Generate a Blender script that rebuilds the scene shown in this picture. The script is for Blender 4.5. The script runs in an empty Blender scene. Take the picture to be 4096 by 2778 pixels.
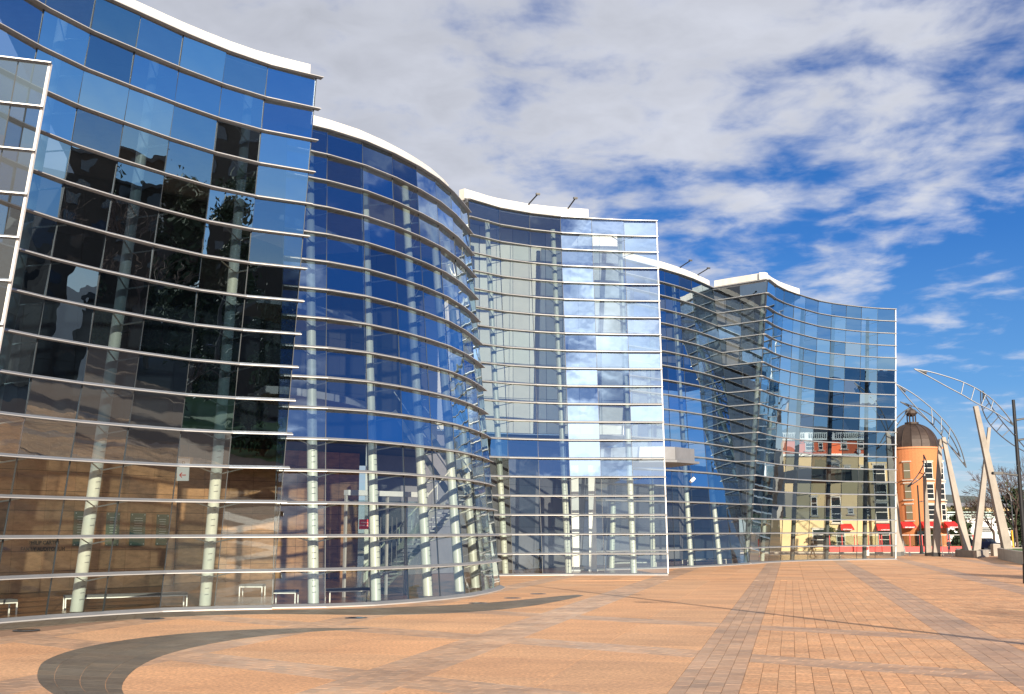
import bpy, bmesh, math, random
from mathutils import Vector, Matrix
random.seed(7)
SC = bpy.context.scene
R = math.radians

# ---------------------------------------------------------------- camera
CAMZ = 2.63; FPX = 4403.0; PITCH = R(9.564); ROLL = R(0.12)
cd = bpy.data.cameras.new("camera"); cam = bpy.data.objects.new("camera", cd)
SC.collection.objects.link(cam); SC.camera = cam
cd.sensor_width = 36; cd.lens = FPX / 4096 * 36; cd.clip_start = 0.1; cd.clip_end = 12000
cam.matrix_world = Matrix.Translation((0, 0, CAMZ)) @ Matrix.Rotation(math.pi/2 + PITCH, 4, 'X') @ Matrix.Rotation(-ROLL, 4, 'Z')

# ---------------------------------------------------------------- light
SUN_AZ, SUN_EL = R(159.3), R(18.5)
sun_dir = Vector((math.sin(SUN_AZ)*math.cos(SUN_EL), math.cos(SUN_AZ)*math.cos(SUN_EL), math.sin(SUN_EL)))
sl = bpy.data.lights.new("sun", 'SUN'); sl.energy = 5.0; sl.angle = R(0.5); sl.color = (1.0, 0.88, 0.71)
so = bpy.data.objects.new("sun", sl); SC.collection.objects.link(so)
so.rotation_euler = (-sun_dir).to_track_quat('-Z', 'Y').to_euler()
SC.view_settings.view_transform = 'Standard'; SC.view_settings.look = 'None'
SC.view_settings.gamma = 1; SC.view_settings.exposure = 0.92; SC.view_settings.use_curve_mapping = False
try:
    SC.cycles.transparent_max_bounces = 24; SC.cycles.max_bounces = 10
    SC.cycles.glossy_bounces = 4; SC.cycles.diffuse_bounces = 3
except Exception: pass

W = bpy.data.worlds.new("World"); SC.world = W; W.use_nodes = True
nt = W.node_tree; N = nt.nodes; L = nt.links; N.clear()
def nd(t, **k):
    n = N.new(t)
    for a, b in k.items(): setattr(n, a, b)
    return n
def wmath(op, a, b=None, c=None, clamp=False):
    n = nd('ShaderNodeMath', operation=op, use_clamp=clamp)
    for i, v in enumerate((a, b, c)):
        if v is None: continue
        if isinstance(v, (int, float)): n.inputs[i].default_value = v
        else: L.new(v, n.inputs[i])
    return n.outputs[0]
out = nd('ShaderNodeOutputWorld'); bg = nd('ShaderNodeBackground'); bg.inputs[1].default_value = 0.088
L.new(bg.outputs[0], out.inputs[0])
sky = nd('ShaderNodeTexSky'); sky.sky_type = 'NISHITA'; sky.sun_disc = False
sky.sun_elevation = SUN_EL; sky.sun_rotation = SUN_AZ; sky.ozone_density = 3.0; sky.air_density = 1.0; sky.dust_density = 0.3
tc = nd('ShaderNodeTexCoord'); sep = nd('ShaderNodeSeparateXYZ'); L.new(tc.outputs['Generated'], sep.inputs[0])
dx, dy, dz = sep.outputs
zz = wmath('ADD', wmath('MAXIMUM', dz, 0.0), 0.10)
px_, py_ = wmath('DIVIDE', dx, zz), wmath('DIVIDE', dy, zz)
comb = nd('ShaderNodeCombineXYZ'); L.new(px_, comb.inputs[0]); L.new(py_, comb.inputs[1])
def noise(scale, det, rough, vec=None, dist=0.0, off=(0, 0, 0), sc=(1, 1, 1)):
    m = nd('ShaderNodeMapping'); m.inputs['Location'].default_value = off; m.inputs['Scale'].default_value = sc
    L.new(vec or comb.outputs[0], m.inputs[0])
    n = nd('ShaderNodeTexNoise'); n.inputs['Scale'].default_value = scale; n.inputs['Detail'].default_value = det
    n.inputs['Roughness'].default_value = rough; n.inputs['Distortion'].default_value = dist
    L.new(m.outputs[0], n.inputs['Vector']); return n.outputs[0]
n1 = noise(0.55, 3, 0.5, off=(3.1, 1.7, 0))
n2 = noise(3.4, 7, 0.55, dist=0.25, off=(0.4, 7.7, 0), sc=(1.0, 0.8, 1))
n3 = noise(8.0, 4, 0.55, dist=0.3, off=(5, 2, 0))
cover = wmath('ADD', wmath('ADD', wmath('MULTIPLY', dx, -0.46), wmath('MULTIPLY', dy, 0.14)), wmath('MULTIPLY', dz, 0.52)); cover = wmath('ADD', cover, wmath('MULTIPLY', wmath('POWER', wmath('MAXIMUM', wmath('SUBTRACT', wmath('MULTIPLY', dy, -1.0), 0.0), 0.0), 3.0), 0.28))
den = wmath('ADD', wmath('ADD', wmath('MULTIPLY', n1, 0.36), wmath('MULTIPLY', n2, 0.62)), wmath('MULTIPLY', n3, 0.36))
den = wmath('ADD', den, wmath('MULTIPLY', cover, 0.62))
mask = nd('ShaderNodeMapRange', interpolation_type='SMOOTHSTEP'); L.new(den, mask.inputs[0])
mask.inputs[1].default_value = 0.645; mask.inputs[2].default_value = 0.885; mask.inputs[3].default_value = 0.0; mask.inputs[4].default_value = 0.93
fade = nd('ShaderNodeMapRange', interpolation_type='SMOOTHSTEP'); L.new(dz, fade.inputs[0])
fade.inputs[1].default_value = 0.0; fade.inputs[2].default_value = 0.10; fade.inputs[3].default_value = 0.35; fade.inputs[4].default_value = 1.0
maskf = wmath('MULTIPLY', mask.outputs[0], fade.outputs[0])
# cloud brightness: thicker cloud is greyer, and cloud lit from behind near the sun is whiter
dot = nd('ShaderNodeVectorMath', operation='DOT_PRODUCT'); L.new(tc.outputs['Generated'], dot.inputs[0]); dot.inputs[1].default_value = sun_dir
glowf = wmath('POWER', wmath('MAXIMUM', dot.outputs['Value'], 0.0), 4.0)
thick = nd('ShaderNodeMapRange'); L.new(den, thick.inputs[0])
thick.inputs[1].default_value = 0.65; thick.inputs[2].default_value = 1.15; thick.inputs[3].default_value = 5.2; thick.inputs[4].default_value = 2.7
cb = wmath('ADD', wmath('ADD', thick.outputs[0], wmath('MULTIPLY', wmath('SUBTRACT', n2, 0.5), 3.0)), wmath('MULTIPLY', glowf, 9.0))
ccol = nd('ShaderNodeMix', data_type='RGBA', blend_type='MULTIPLY'); ccol.inputs[0].default_value = 1
cbc = nd('ShaderNodeCombineXYZ')
for i in range(3): L.new(cb, cbc.inputs[i])
L.new(cbc.outputs[0], ccol.inputs[6]); ccol.inputs[7].default_value = (0.93, 0.96, 1.06, 1)
ramp = nd('ShaderNodeValToRGB'); L.new(dz, ramp.inputs[0]); er = ramp.color_ramp.elements
for pos, c in ((0.0, (4.0, 4.6, 5.0)), (0.045, (2.2, 3.4, 4.8)), (0.12, (0.75, 2.1, 4.6)), (0.25, (0.28, 1.15, 3.6)), (0.42, (0.14, 0.62, 2.3)), (1.0, (0.10, 0.4, 1.5))):
    e = er[0] if pos == 0 else (er[len(er)-1] if pos == 1.0 else er.new(pos))
    e.position = pos; e.color = (*[v/5 for v in c], 1)
rsc = nd('ShaderNodeVectorMath', operation='SCALE'); L.new(ramp.outputs[0], rsc.inputs[0]); rsc.inputs['Scale'].default_value = 5.0
hs = nd('ShaderNodeHueSaturation'); hs.inputs['Saturation'].default_value = 1.38; hs.inputs['Value'].default_value = 0.78; hs.inputs['Hue'].default_value = 0.508
L.new(sky.outputs[0], hs.inputs['Color'])
mx = nd('ShaderNodeMix', data_type='RGBA'); L.new(maskf, mx.inputs[0]); clr = nd('ShaderNodeMix', data_type='RGBA'); clr.inputs[0].default_value = 0.8; L.new(hs.outputs[0], clr.inputs[6]); L.new(rsc.outputs[0], clr.inputs[7]); L.new(clr.outputs[2], mx.inputs[6]); L.new(ccol.outputs[2], mx.inputs[7])
L.new(mx.outputs[2], bg.inputs[0])

# ---------------------------------------------------------------- helpers
COL = SC.collection
_c, _s, _cr, _sr = math.cos(PITCH), math.sin(PITCH), math.cos(ROLL), math.sin(ROLL)
def ray(px, py):
    a, b = px-2048, py-1389
    X = _cr*a-_sr*b; Y = _sr*a+_cr*b
    return Vector((X, FPX*_c+Y*_s, FPX*_s-Y*_c))
def at(px, py, D):
    "world point seen at photo position px,py and standing D metres away"
    d = ray(px, py); return Vector((0, 0, CAMZ)) + d*(D/d.y)
def lev(px, py, z=0.0):
    "world point seen at photo position px,py at height z"
    d = ray(px, py); return Vector((0, 0, CAMZ)) + d*((z-CAMZ)/d.z)

def tag(o, label=None, cat=None, group=None, kind=None):
    if label: o['label'] = label
    if cat: o['category'] = cat
    if group: o['group'] = group
    if kind: o['kind'] = kind
    return o
def obj(name, me, m=None, parent=None, smooth=False):
    if isinstance(me, bmesh.types.BMesh):
        bm = me; me = bpy.data.meshes.new(name); bmesh.ops.recalc_face_normals(bm, faces=bm.faces) if bm.faces else None
        bm.to_mesh(me); bm.free()
    if m is not None:
        for mm in (m if isinstance(m, (list, tuple)) else [m]): me.materials.append(mm)
    if smooth:
        for p in me.polygons: p.use_smooth = True
    o = bpy.data.objects.new(name, me); COL.objects.link(o)
    if parent: o.parent = parent; o.matrix_parent_inverse = parent.matrix_world.inverted() if False else Matrix()
    return o
def thing(name, label, cat, loc=(0, 0, 0), group=None, kind=None, rz=0):
    o = bpy.data.objects.new(name, None); COL.objects.link(o); o.location = loc; o.rotation_euler = (0, 0, rz)
    return tag(o, label, cat, group, kind)
def newbm(): return bmesh.new()
def box(bm, c, d, rz=0, M=None, mi=0):
    m = Matrix.Translation(c) @ Matrix.Rotation(rz, 4, 'Z') @ Matrix.Diagonal((d[0], d[1], d[2], 1))
    if M: m = M @ m
    r = bmesh.ops.create_cube(bm, size=1, matrix=m)
    for v in r['verts']:
        for f in v.link_faces: f.material_index = mi
def seg(bm, a, b, r0, r1=None, n=6, mi=0):
    a, b = Vector(a), Vector(b); r1 = r0 if r1 is None else r1
    d = b-a; l = d.length
    if l < 1e-6: return
    m = Matrix.Translation((a+b)/2) @ d.to_track_quat('Z', 'Y').to_matrix().to_4x4()
    r = bmesh.ops.create_cone(bm, cap_ends=True, segments=n, radius1=r0, radius2=r1, depth=l, matrix=m)
    for v in r['verts']:
        for f in v.link_faces: f.material_index = mi
def tube(bm, pts, rad, n=6):
    pts = [Vector(p) for p in pts]; rings = []
    for i, p in enumerate(pts):
        d = (pts[min(i+1, len(pts)-1)]-pts[max(i-1, 0)]).normalized(); a = d.cross(Vector((0, 1, 0.013))); a.normalize(); b = d.cross(a).normalized()
        rings.append([bm.verts.new(p+(a*math.cos(2*math.pi*k/n)+b*math.sin(2*math.pi*k/n))*rad) for k in range(n)])
    for i in range(len(rings)-1):
        for k in range(n): bm.faces.new((rings[i][k], rings[i][(k+1) % n], rings[i+1][(k+1) % n], rings[i+1][k]))
    bm.faces.new(rings[0][::-1]); bm.faces.new(rings[-1])
def barq(bm, a, b, w, h, w2=None, h2=None):
    "rectangular bar from a to b, width w across, h along view depth, tapering"
    a, b = Vector(a), Vector(b); w2 = w if w2 is None else w2; h2 = h if h2 is None else h2
    d = (b-a).normalized(); s = d.cross(Vector((0, 1, 0)))
    if s.length < 1e-3: s = Vector((1, 0, 0))
    s.normalize(); u = s.cross(d).normalized()
    va = [bm.verts.new(a+s*x*w/2+u*y*h/2) for x, y in ((-1, -1), (1, -1), (1, 1), (-1, 1))]
    vb = [bm.verts.new(b+s*x*w2/2+u*y*h2/2) for x, y in ((-1, -1), (1, -1), (1, 1), (-1, 1))]
    for i in range(4): bm.faces.new((va[i], va[(i+1) % 4], vb[(i+1) % 4], vb[i]))
    bm.faces.new(va[::-1]); bm.faces.new(vb)
def prism(bm, pts, z0, z1, mi=0):
    lo = [bm.verts.new((p[0], p[1], z0)) for p in pts]; hi = [bm.verts.new((p[0], p[1], z1)) for p in pts]
    n = len(pts); fs = [bm.faces.new(lo[::-1]), bm.faces.new(hi)]
    for i in range(n): fs.append(bm.faces.new((lo[i], lo[(i+1) % n], hi[(i+1) % n], hi[i])))
    for f in fs: f.material_index = mi
def copy_tree(o, parent=None):
    c = o.copy(); COL.objects.link(c)
    if parent: c.parent = parent
    for ch in [x for x in bpy.data.objects if x.parent == o]: copy_tree(ch, c)
    return c
def text_mesh(s, size, font_ext=0.004, bold=False):
    cu = bpy.data.curves.new('txt', 'FONT'); cu.body = s; cu.size = size; cu.extrude = font_ext; cu.align_x = 'CENTER'; cu.align_y = 'CENTER'
    if bold: cu.offset = size*0.015
    o = bpy.data.objects.new('txt', cu); COL.objects.link(o)
    dg = bpy.context.evaluated_depsgraph_get(); me = bpy.data.meshes.new_from_object(o.evaluated_get(dg))
    bpy.data.objects.remove(o); return me
def place_text(name, s, size, pos, facing, m, parent, bold=False):
    "letters standing upright at pos; facing = horizontal direction they look towards"
    me = text_mesh(s, size, bold=bold); me.transform(Matrix.Translation(pos) @ Matrix.Rotation(math.atan2(facing[1], facing[0])+math.pi/2, 4, 'Z') @ Matrix.Rotation(math.pi/2, 4, 'X'))
    return obj(name, me, m, parent)

# ---------------------------------------------------------------- materials
def mat(name, col, rough=0.6, metal=0.0, var=0.0, vscale=3.0, bump=0.0, bscale=30.0, col2=None, stretch=(1, 1, 1), spec=0.5, attr=False, detail=5.0, mott=0.0):
    m = bpy.data.materials.new(name); m.use_nodes = True; t = m.node_tree; b = t.nodes['Principled BSDF']
    b.inputs['Roughness'].default_value = rough; b.inputs['Metallic'].default_value = metal; b.inputs['Specular IOR Level'].default_value = spec
    c4 = (*col, 1); b.inputs['Base Color'].default_value = c4
    tcn = t.nodes.new('ShaderNodeTexCoord'); mp = t.nodes.new('ShaderNodeMapping'); mp.inputs['Scale'].default_value = stretch
    t.links.new(tcn.outputs['Object'], mp.inputs[0])
    last = None
    if var > 0 or col2:
        n = t.nodes.new('ShaderNodeTexNoise'); n.inputs['Scale'].default_value = vscale; n.inputs['Detail'].default_value = detail; n.inputs['Roughness'].default_value = 0.65
        t.links.new(mp.outputs[0], n.inputs['Vector'])
        r = t.nodes.new('ShaderNodeValToRGB'); t.links.new(n.outputs[0], r.inputs[0])
        r.color_ramp.elements[0].position = 0.3; r.color_ramp.elements[1].position = 0.7
        lo = tuple(max(0, x*(1-var)) for x in col); hi = col2 or tuple(min(1, x*(1+var)) for x in col)
        r.color_ramp.elements[0].color = (*lo, 1); r.color_ramp.elements[1].color = (*hi, 1)
        last = r.outputs[0]
    if attr:
        a = t.nodes.new('ShaderNodeAttribute'); a.attribute_name = 'tone'
        mm = t.nodes.new('ShaderNodeMix'); mm.data_type = 'RGBA'; mm.blend_type = 'MULTIPLY'; mm.inputs[0].default_value = 1
        if last is not None: t.links.new(last, mm.inputs[6])
        else: mm.inputs[6].default_value = c4
        t.links.new(a.outputs['Color'], mm.inputs[7]); last = mm.outputs[2]
    if mott > 0:      # broad weathering stains, metres across, stretched along the walking direction
        mp2 = t.nodes.new('ShaderNodeMapping'); mp2.inputs['Scale'].default_value = (0.22, 0.5, 1); mp2.inputs['Rotation'].default_value = (0, 0, 0.4); gq = t.nodes.new('ShaderNodeNewGeometry'); t.links.new(gq.outputs['Position'], mp2.inputs[0])
        n3_ = t.nodes.new('ShaderNodeTexNoise'); n3_.inputs['Scale'].default_value = 1.0; n3_.inputs['Detail'].default_value = 8; n3_.inputs['Roughness'].default_value = 0.68; t.links.new(mp2.outputs[0], n3_.inputs['Vector'])
        r3 = t.nodes.new('ShaderNodeValToRGB'); t.links.new(n3_.outputs[0], r3.inputs[0]); r3.color_ramp.elements[0].position = 0.36; r3.color_ramp.elements[1].position = 0.66
        r3.color_ramp.elements[0].color = (1-mott, 1-mott, 1-mott*0.9, 1); r3.color_ramp.elements[1].color = (1.0, 1.0, 1.0, 1)
        m3 = t.nodes.new('ShaderNodeMix'); m3.data_type = 'RGBA'; m3.blend_type = 'MULTIPLY'; m3.inputs[0].default_value = 1; t.links.new(last, m3.inputs[6]); t.links.new(r3.outputs[0], m3.inputs[7]); last = m3.outputs[2]
    if last is not None: t.links.new(last, b.inputs['Base Color'])
    if bump > 0:
        n2 = t.nodes.new('ShaderNodeTexNoise'); n2.inputs['Scale'].default_value = bscale; n2.inputs['Detail'].default_value = 4
        t.links.new(mp.outputs[0], n2.inputs['Vector'])
        bp = t.nodes.new('ShaderNodeBump'); bp.inputs['Strength'].default_value = bump; bp.inputs['Distance'].default_value = 0.02
        t.links.new(n2.outputs[0], bp.inputs['Height']); t.links.new(bp.outputs[0], b.inputs['Normal'])
    return m
def glass_mat(name, tint, base, gain, rough=0.0, wob=0.0, ior=1.6, rcol=(0.95, 0.98, 1.0)):
    m = bpy.data.materials.new(name); m.use_nodes = True; t = m.node_tree; t.nodes.clear()
    o = t.nodes.new('ShaderNodeOutputMaterial'); mix = t.nodes.new('ShaderNodeMixShader')
    tr = t.nodes.new('ShaderNodeBsdfTransparent'); tr.inputs[0].default_value = (*tint, 1)
    gl = t.nodes.new('ShaderNodeBsdfGlossy'); gl.inputs['Roughness'].default_value = rough; gl.inputs[0].default_value = (*rcol, 1)
    fr = t.nodes.new('ShaderNodeFresnel'); ge = t.nodes.new('ShaderNodeNewGeometry'); mi_ = t.nodes.new('ShaderNodeMix')
    mi_.inputs[2].default_value = ior; mi_.inputs[3].default_value = 1/ior; t.links.new(ge.outputs['Backfacing'], mi_.inputs[0]); t.links.new(mi_.outputs[0], fr.inputs[0])
    mr = t.nodes.new('ShaderNodeMath'); mr.operation = 'MULTIPLY_ADD'; mr.use_clamp = True
    mr.inputs[1].default_value = gain; mr.inputs[2].default_value = base
    t.links.new(fr.outputs[0], mr.inputs[0]); t.links.new(mr.outputs[0], mix.inputs[0])
    t.links.new(tr.outputs[0], mix.inputs[1]); t.links.new(gl.outputs[0], mix.inputs[2]); t.links.new(mix.outputs[0], o.inputs[0])
    if wob > 0:
        tcn = t.nodes.new('ShaderNodeTexCoord'); n = t.nodes.new('ShaderNodeTexNoise'); n.inputs['Scale'].default_value = 0.9; n.inputs['Detail'].default_value = 1.5
        t.links.new(tcn.outputs['Object'], n.inputs['Vector'])
        bp = t.nodes.new('ShaderNodeBump'); bp.inputs['Strength'].default_value = wob; bp.inputs['Distance'].default_value = 0.01
        t.links.new(n.outputs[0], bp.inputs['Height']); t.links.new(bp.outputs[0], gl.inputs['Normal'])
    return m
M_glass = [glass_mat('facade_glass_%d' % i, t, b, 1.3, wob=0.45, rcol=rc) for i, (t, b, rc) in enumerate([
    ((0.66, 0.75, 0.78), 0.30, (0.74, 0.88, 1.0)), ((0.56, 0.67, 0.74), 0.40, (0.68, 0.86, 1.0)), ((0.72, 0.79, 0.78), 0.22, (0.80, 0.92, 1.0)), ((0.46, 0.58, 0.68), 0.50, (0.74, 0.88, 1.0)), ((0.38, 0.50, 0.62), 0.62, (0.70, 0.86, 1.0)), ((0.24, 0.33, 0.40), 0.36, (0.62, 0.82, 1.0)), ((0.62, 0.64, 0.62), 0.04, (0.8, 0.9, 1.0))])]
M_glow = [glass_mat('clear_street_level_glass_%d' % i, t, b, 0.9, wob=0.2, rcol=(0.85, 0.95, 1.0)) for i, (t, b) in enumerate([((0.84, 0.87, 0.83), 0.03), ((0.78, 0.84, 0.82), 0.06)])]
M_clear = glass_mat('clear_glass', (0.85, 0.9, 0.88), 0.05, 1.0, wob=0.1)
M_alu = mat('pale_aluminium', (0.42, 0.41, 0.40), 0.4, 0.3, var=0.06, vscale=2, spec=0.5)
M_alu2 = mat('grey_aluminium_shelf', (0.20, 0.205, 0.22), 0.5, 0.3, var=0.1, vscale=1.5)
M_joint = mat('dark_silicone', (0.03, 0.035, 0.04), 0.5)
M_white = mat('white_parapet_panel', (0.66, 0.62, 0.55), 0.5, var=0.12, vscale=1.2, stretch=(1, 1, 0.3))
M_colm = mat('pale_painted_steel', (0.44, 0.455, 0.41), 0.4, var=0.06, vscale=2)
M_cold = mat('charcoal_painted_steel', (0.10, 0.10, 0.105), 0.35, var=0.1, vscale=2)  # pale column paint darkened so these columns look unlit
M_sand = mat('sandstone', (0.34, 0.18, 0.088), 0.8, var=0.32, vscale=1.6, bump=0.15, bscale=40, attr=True, stretch=(1, 1, 3))
M_joinr = mat('shadow_gap', (0.03, 0.02, 0.015), 0.9)
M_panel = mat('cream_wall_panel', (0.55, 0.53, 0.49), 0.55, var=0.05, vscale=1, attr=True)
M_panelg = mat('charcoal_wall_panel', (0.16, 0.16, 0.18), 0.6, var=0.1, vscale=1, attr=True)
M_panelk = mat('near_black_wall_panel', (0.045, 0.045, 0.05), 0.6, var=0.1, vscale=1, attr=True)  # inner wall darkened: shaded hall and dark reflections put into its colour
M_floor = mat('brown_hall_floor', (0.20, 0.095, 0.045), 0.25, var=0.25, vscale=0.7, attr=False)
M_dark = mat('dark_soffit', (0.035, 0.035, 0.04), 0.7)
M_roof = mat('grey_roof', (0.22, 0.22, 0.23), 0.8, var=0.1)
M_agg = mat('pink_aggregate_paver', (0.60, 0.325, 0.165), 0.75, var=0.42, vscale=13, mott=0.26, bump=0.5, bscale=90, attr=True, detail=8)
M_slab = mat('pink_aggregate_slab', (0.61, 0.335, 0.172), 0.75, var=0.42, vscale=13, mott=0.28, bump=0.5, bscale=80, attr=True, detail=10)
M_band = mat('grey_brown_stone_paver', (0.47, 0.29, 0.178), 0.6, var=0.16, vscale=6, mott=0.35, bump=0.2, bscale=40, attr=True)
M_arc = mat('dark_grey_basalt_paver', (0.15, 0.118, 0.082), 0.55, var=0.2, vscale=5, mott=0.35, bump=0.2, bscale=40, attr=True)
M_bed = mat('sandy_joint_bed', (0.22, 0.13, 0.08), 0.9)
M_kerb = mat('pale_kerb_stone', (0.45, 0.40, 0.34), 0.7, var=0.12, vscale=3)
M_asph = mat('asphalt', (0.06, 0.06, 0.06), 0.85, var=0.2, vscale=8, bump=0.3, bscale=60)
M_path = mat('pale_concrete_footpath', (0.30, 0.26, 0.22), 0.8, var=0.12, vscale=1)
M_conc = mat('sandblasted_concrete', (0.29, 0.255, 0.22), 0.7, var=0.18, vscale=0.9, bump=0.3, bscale=12, stretch=(1, 1, 0.6))
M_steel = mat('brushed_steel', (0.12, 0.125, 0.135), 0.4, 0.6, var=0.1)
M_black = mat('black_paint', (0.012, 0.012, 0.014), 0.4)
M_greenb = mat('dark_green_black_paint', (0.012, 0.02, 0.018), 0.35)
M_brick = mat('orange_brick', (0.46, 0.17, 0.065), 0.85, var=0.22, vscale=9, bump=0.6, bscale=25, stretch=(1, 1, 3))
M_brick2 = mat('smooth_orange_render', (0.50, 0.215, 0.10), 0.8, var=0.06, vscale=2)
M_copper = mat('brown_copper_dome', (0.05, 0.033, 0.025), 0.5, 0.25, var=0.25, vscale=1.2)
M_cream = mat('cream_render', (0.56, 0.42, 0.23), 0.8, var=0.05, vscale=1)
M_orr = mat('bright_orange_render', (0.62, 0.12, 0.035), 0.75, var=0.05, vscale=1)
M_slate = mat('slate_roof', (0.07, 0.075, 0.08), 0.7, var=0.2, vscale=5)
M_wpaint = mat('white_paint', (0.78, 0.76, 0.72), 0.5, var=0.03)
M_win = mat('dark_window_glass', (0.02, 0.025, 0.03), 0.08, spec=0.8)
M_blind = mat('pale_window_blind', (0.16, 0.14, 0.09), 0.5)
M_red = mat('red_awning_canvas', (0.55, 0.015, 0.015), 0.7, var=0.06)
M_redp = mat('red_painted_planter', (0.62, 0.02, 0.015), 0.45, var=0.05)
M_yel = mat('yellow_paint', (0.8, 0.36, 0.01), 0.5)
M_grass = mat('lawn_grass', (0.05, 0.10, 0.015), 0.9, var=0.35, vscale=4, bump=0.6, bscale=20)
M_leaf = mat('dark_evergreen_leaf', (0.025, 0.045, 0.015), 0.7, var=0.4, vscale=2)
M_leafo = mat('autumn_shrub_leaf', (0.06, 0.06, 0.015), 0.7, var=0.4, vscale=2)
M_bark = mat('grey_brown_bark', (0.075, 0.05, 0.04), 0.9, var=0.25, vscale=6)
M_hill = mat('far_hill_scrub', (0.05, 0.075, 0.085), 0.95, var=0.35, vscale=0.004, col2=(0.13, 0.15, 0.13))
M_plaq = mat('green_glass_plaque', (0.09, 0.13, 0.09), 0.3, var=0.12, vscale=4)
M_letter = mat('dark_letter', (0.02, 0.015, 0.01), 0.5)
M_wletter = mat('white_letter', (0.85, 0.85, 0.85), 0.5)
M_bench = mat('grey_upholstery', (0.09, 0.09, 0.095), 0.8, var=0.1)
M_sign = mat('white_sign_board', (0.7, 0.68, 0.62), 0.5)
M_skin = mat('skin', (0.5, 0.27, 0.18), 0.6)
M_cloth = mat('dark_navy_cloth', (0.015, 0.018, 0.03), 0.85)
M_cloth2 = mat('brown_trousers', (0.14, 0.08, 0.045), 0.85)
M_carb = mat('dark_blue_car_paint', (0.008, 0.014, 0.05), 0.12, 0.3)
M_rub = mat('tyre_rubber', (0.015, 0.015, 0.015), 0.8)
M_fasc = mat('pale_canopy_panel', (0.50, 0.50, 0.52), 0.4, var=0.05)
M_mint = mat('mint_trim', (0.42, 0.55, 0.50), 0.6)

def set_tone(me, tones):
    a = me.color_attributes.new('tone', 'FLOAT_COLOR', 'CORNER')
    for p in me.polygons:
        c = tones[p.index]
        for li in p.loop_indices: a.data[li].color = (c[0], c[1], c[2], 1)

# ---------------------------------------------------------------- ground
def sheet(name, pts, z, m, kind='structure'):
    bm = newbm(); vs = [bm.verts.new((x, y, z)) for x, y in pts]; bm.faces.new(vs)
    return tag(obj(name, bm, m), kind=kind)
sheet('ground', [(-4000, -3000), (5000, -3000), (5000, 9000), (-4000, 9000)], -0.14, M_asph)
sheet('plaza_bed', [(-60, -40), (63, -40), (63, 131), (-60, 131)], -0.02, M_bed)

sheet('lawn', [(22, -58), (78, -58), (78, 16), (22, 14)], 0.01, M_grass)
# paving frame: A direction (along the long bands) and B bands crossing them
UA = Vector((0.242, 0.970)); VA = Vector((0.970, -0.242)); NB = Vector((0.62, 0.785)).normalized(); UB = Vector((NB.y, -NB.x))
def clip(poly, n, d, keep_ge=True):
    "keep the part with n.p >= d (or <= d)"
    s = 1 if keep_ge else -1; res = []
    for i in range(len(poly)):
        a, b = poly[i], poly[(i+1) % len(poly)]
        fa, fb = s*(n.dot(a)-d), s*(n.dot(b)-d)
        if fa >= 0: res.append(a)
        if (fa >= 0) != (fb >= 0): res.append(a+(b-a)*(fa/(fa-fb)))
    return res
def area(p): return abs(sum(p[i].x*p[(i+1) % len(p)].y-p[(i+1) % len(p)].x*p[i].y for i in range(len(p)))/2)
def strip_clip(poly, cons):
    for n, lo, hi in cons:
        poly = clip(poly, n, lo, True)
        if len(poly) < 3: return None
        poly = clip(poly, n, hi, False)
        if len(poly) < 3: return None
    return poly if area(poly) > 0.004 else None
A_ST = [(-19.9, -18.6), (-14.0, -12.7), (-8.1, -6.7), (-2.1, -0.95), (3.65, 4.9), (9.4, 10.7), (15.2, 16.5), (21.0, 22.3), (26.8, 28.1), (32.6, 33.9), (38.4, 39.7)]
B_ST = [(7.15, 8.55), (14.25, 15.65), (21.35, 22.75), (28.45, 29.85), (200, 201)]
pieces = []   # (poly, material key, tone, gap)
def cells(u_dir, v_dir, u0, u1, v0, v1, du, dv, cons, key, gap, ymax, stagger=True):
    iv = 0; v = v0
    while v < v1-1e-6:
        u = u0 + (du/2 if (iv % 2 and stagger) else 0) - du
        while u < u1:
            c = u_dir*(u+du/2)+v_dir*(v+dv/2)
            if 15.5 < c.y < ymax and abs(c.x) < 0.5*c.y+3:
                q = [u_dir*u+v_dir*v, u_dir*(u+du)+v_dir*v, u_dir*(u+du)+v_dir*(v+dv), u_dir*u+v_dir*(v+dv)]
                q = strip_clip(q, cons)
                if q: pieces.append((q, key, gap))
            u += du
        v += dv; iv += 1
def wall_front(c): return True
YN = 62.0
for a, b in A_ST:                                   # bands running away from the camera
    n = max(1, round((b-a)/0.3)); w = (b-a)/n
    cells(UA, VA, 8, 80, a, b, 0.6, w, [(VA, a, b), (Vector((0, 1)), 15, YN)], 'band', 0.012, YN)
    cells(UA, VA, 50, 150, a, b, 1.2, (b-a)/2, [(VA, a, b), (Vector((0, 1)), YN, 131)], 'band', 0.01, 131)
for i in range(len(A_ST)-1):
    a, b = A_ST[i][1], A_ST[i+1][0]
    for j, (c, d) in enumerate(B_ST):               # cross bands
        cons = [(VA, a, b), (NB, c, d)]
        cells(UB, NB, -60, 90, c, d, 0.6, (d-c)/5, cons+[(Vector((0, 1)), 15, YN)], 'band', 0.012, YN)
        cells(UB, NB, -60, 120, c, d, 3.0, (d-c), cons+[(Vector((0, 1)), YN, 131)], 'band', 0.01, 131)
        if j+1 < len(B_ST):
            cons = [(VA, a, b), (NB, d, B_ST[j+1][0])]
            if i >= 3:
                n = round((b-a)/0.3)
                cells(UA, VA, 8, 80, a, b, 0.6, (b-a)/n, cons+[(Vector((0, 1)), 15, YN)], 'agg', 0.009, YN)
            else:
                cells(UA, VA, 8, 80, a, b, 3.1, (b-a)/2, cons+[(Vector((0, 1)), 15, YN)], 'slab', 0.008, YN, False)
            cells(UA, VA, 50, 150, a, b, 2.4, (b-a)/3, cons+[(Vector((0, 1)), YN, 131)], 'agg', 0.008, 131)
KM = {'band': M_band, 'agg': M_agg, 'slab': M_slab, 'arc': M_arc}
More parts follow.
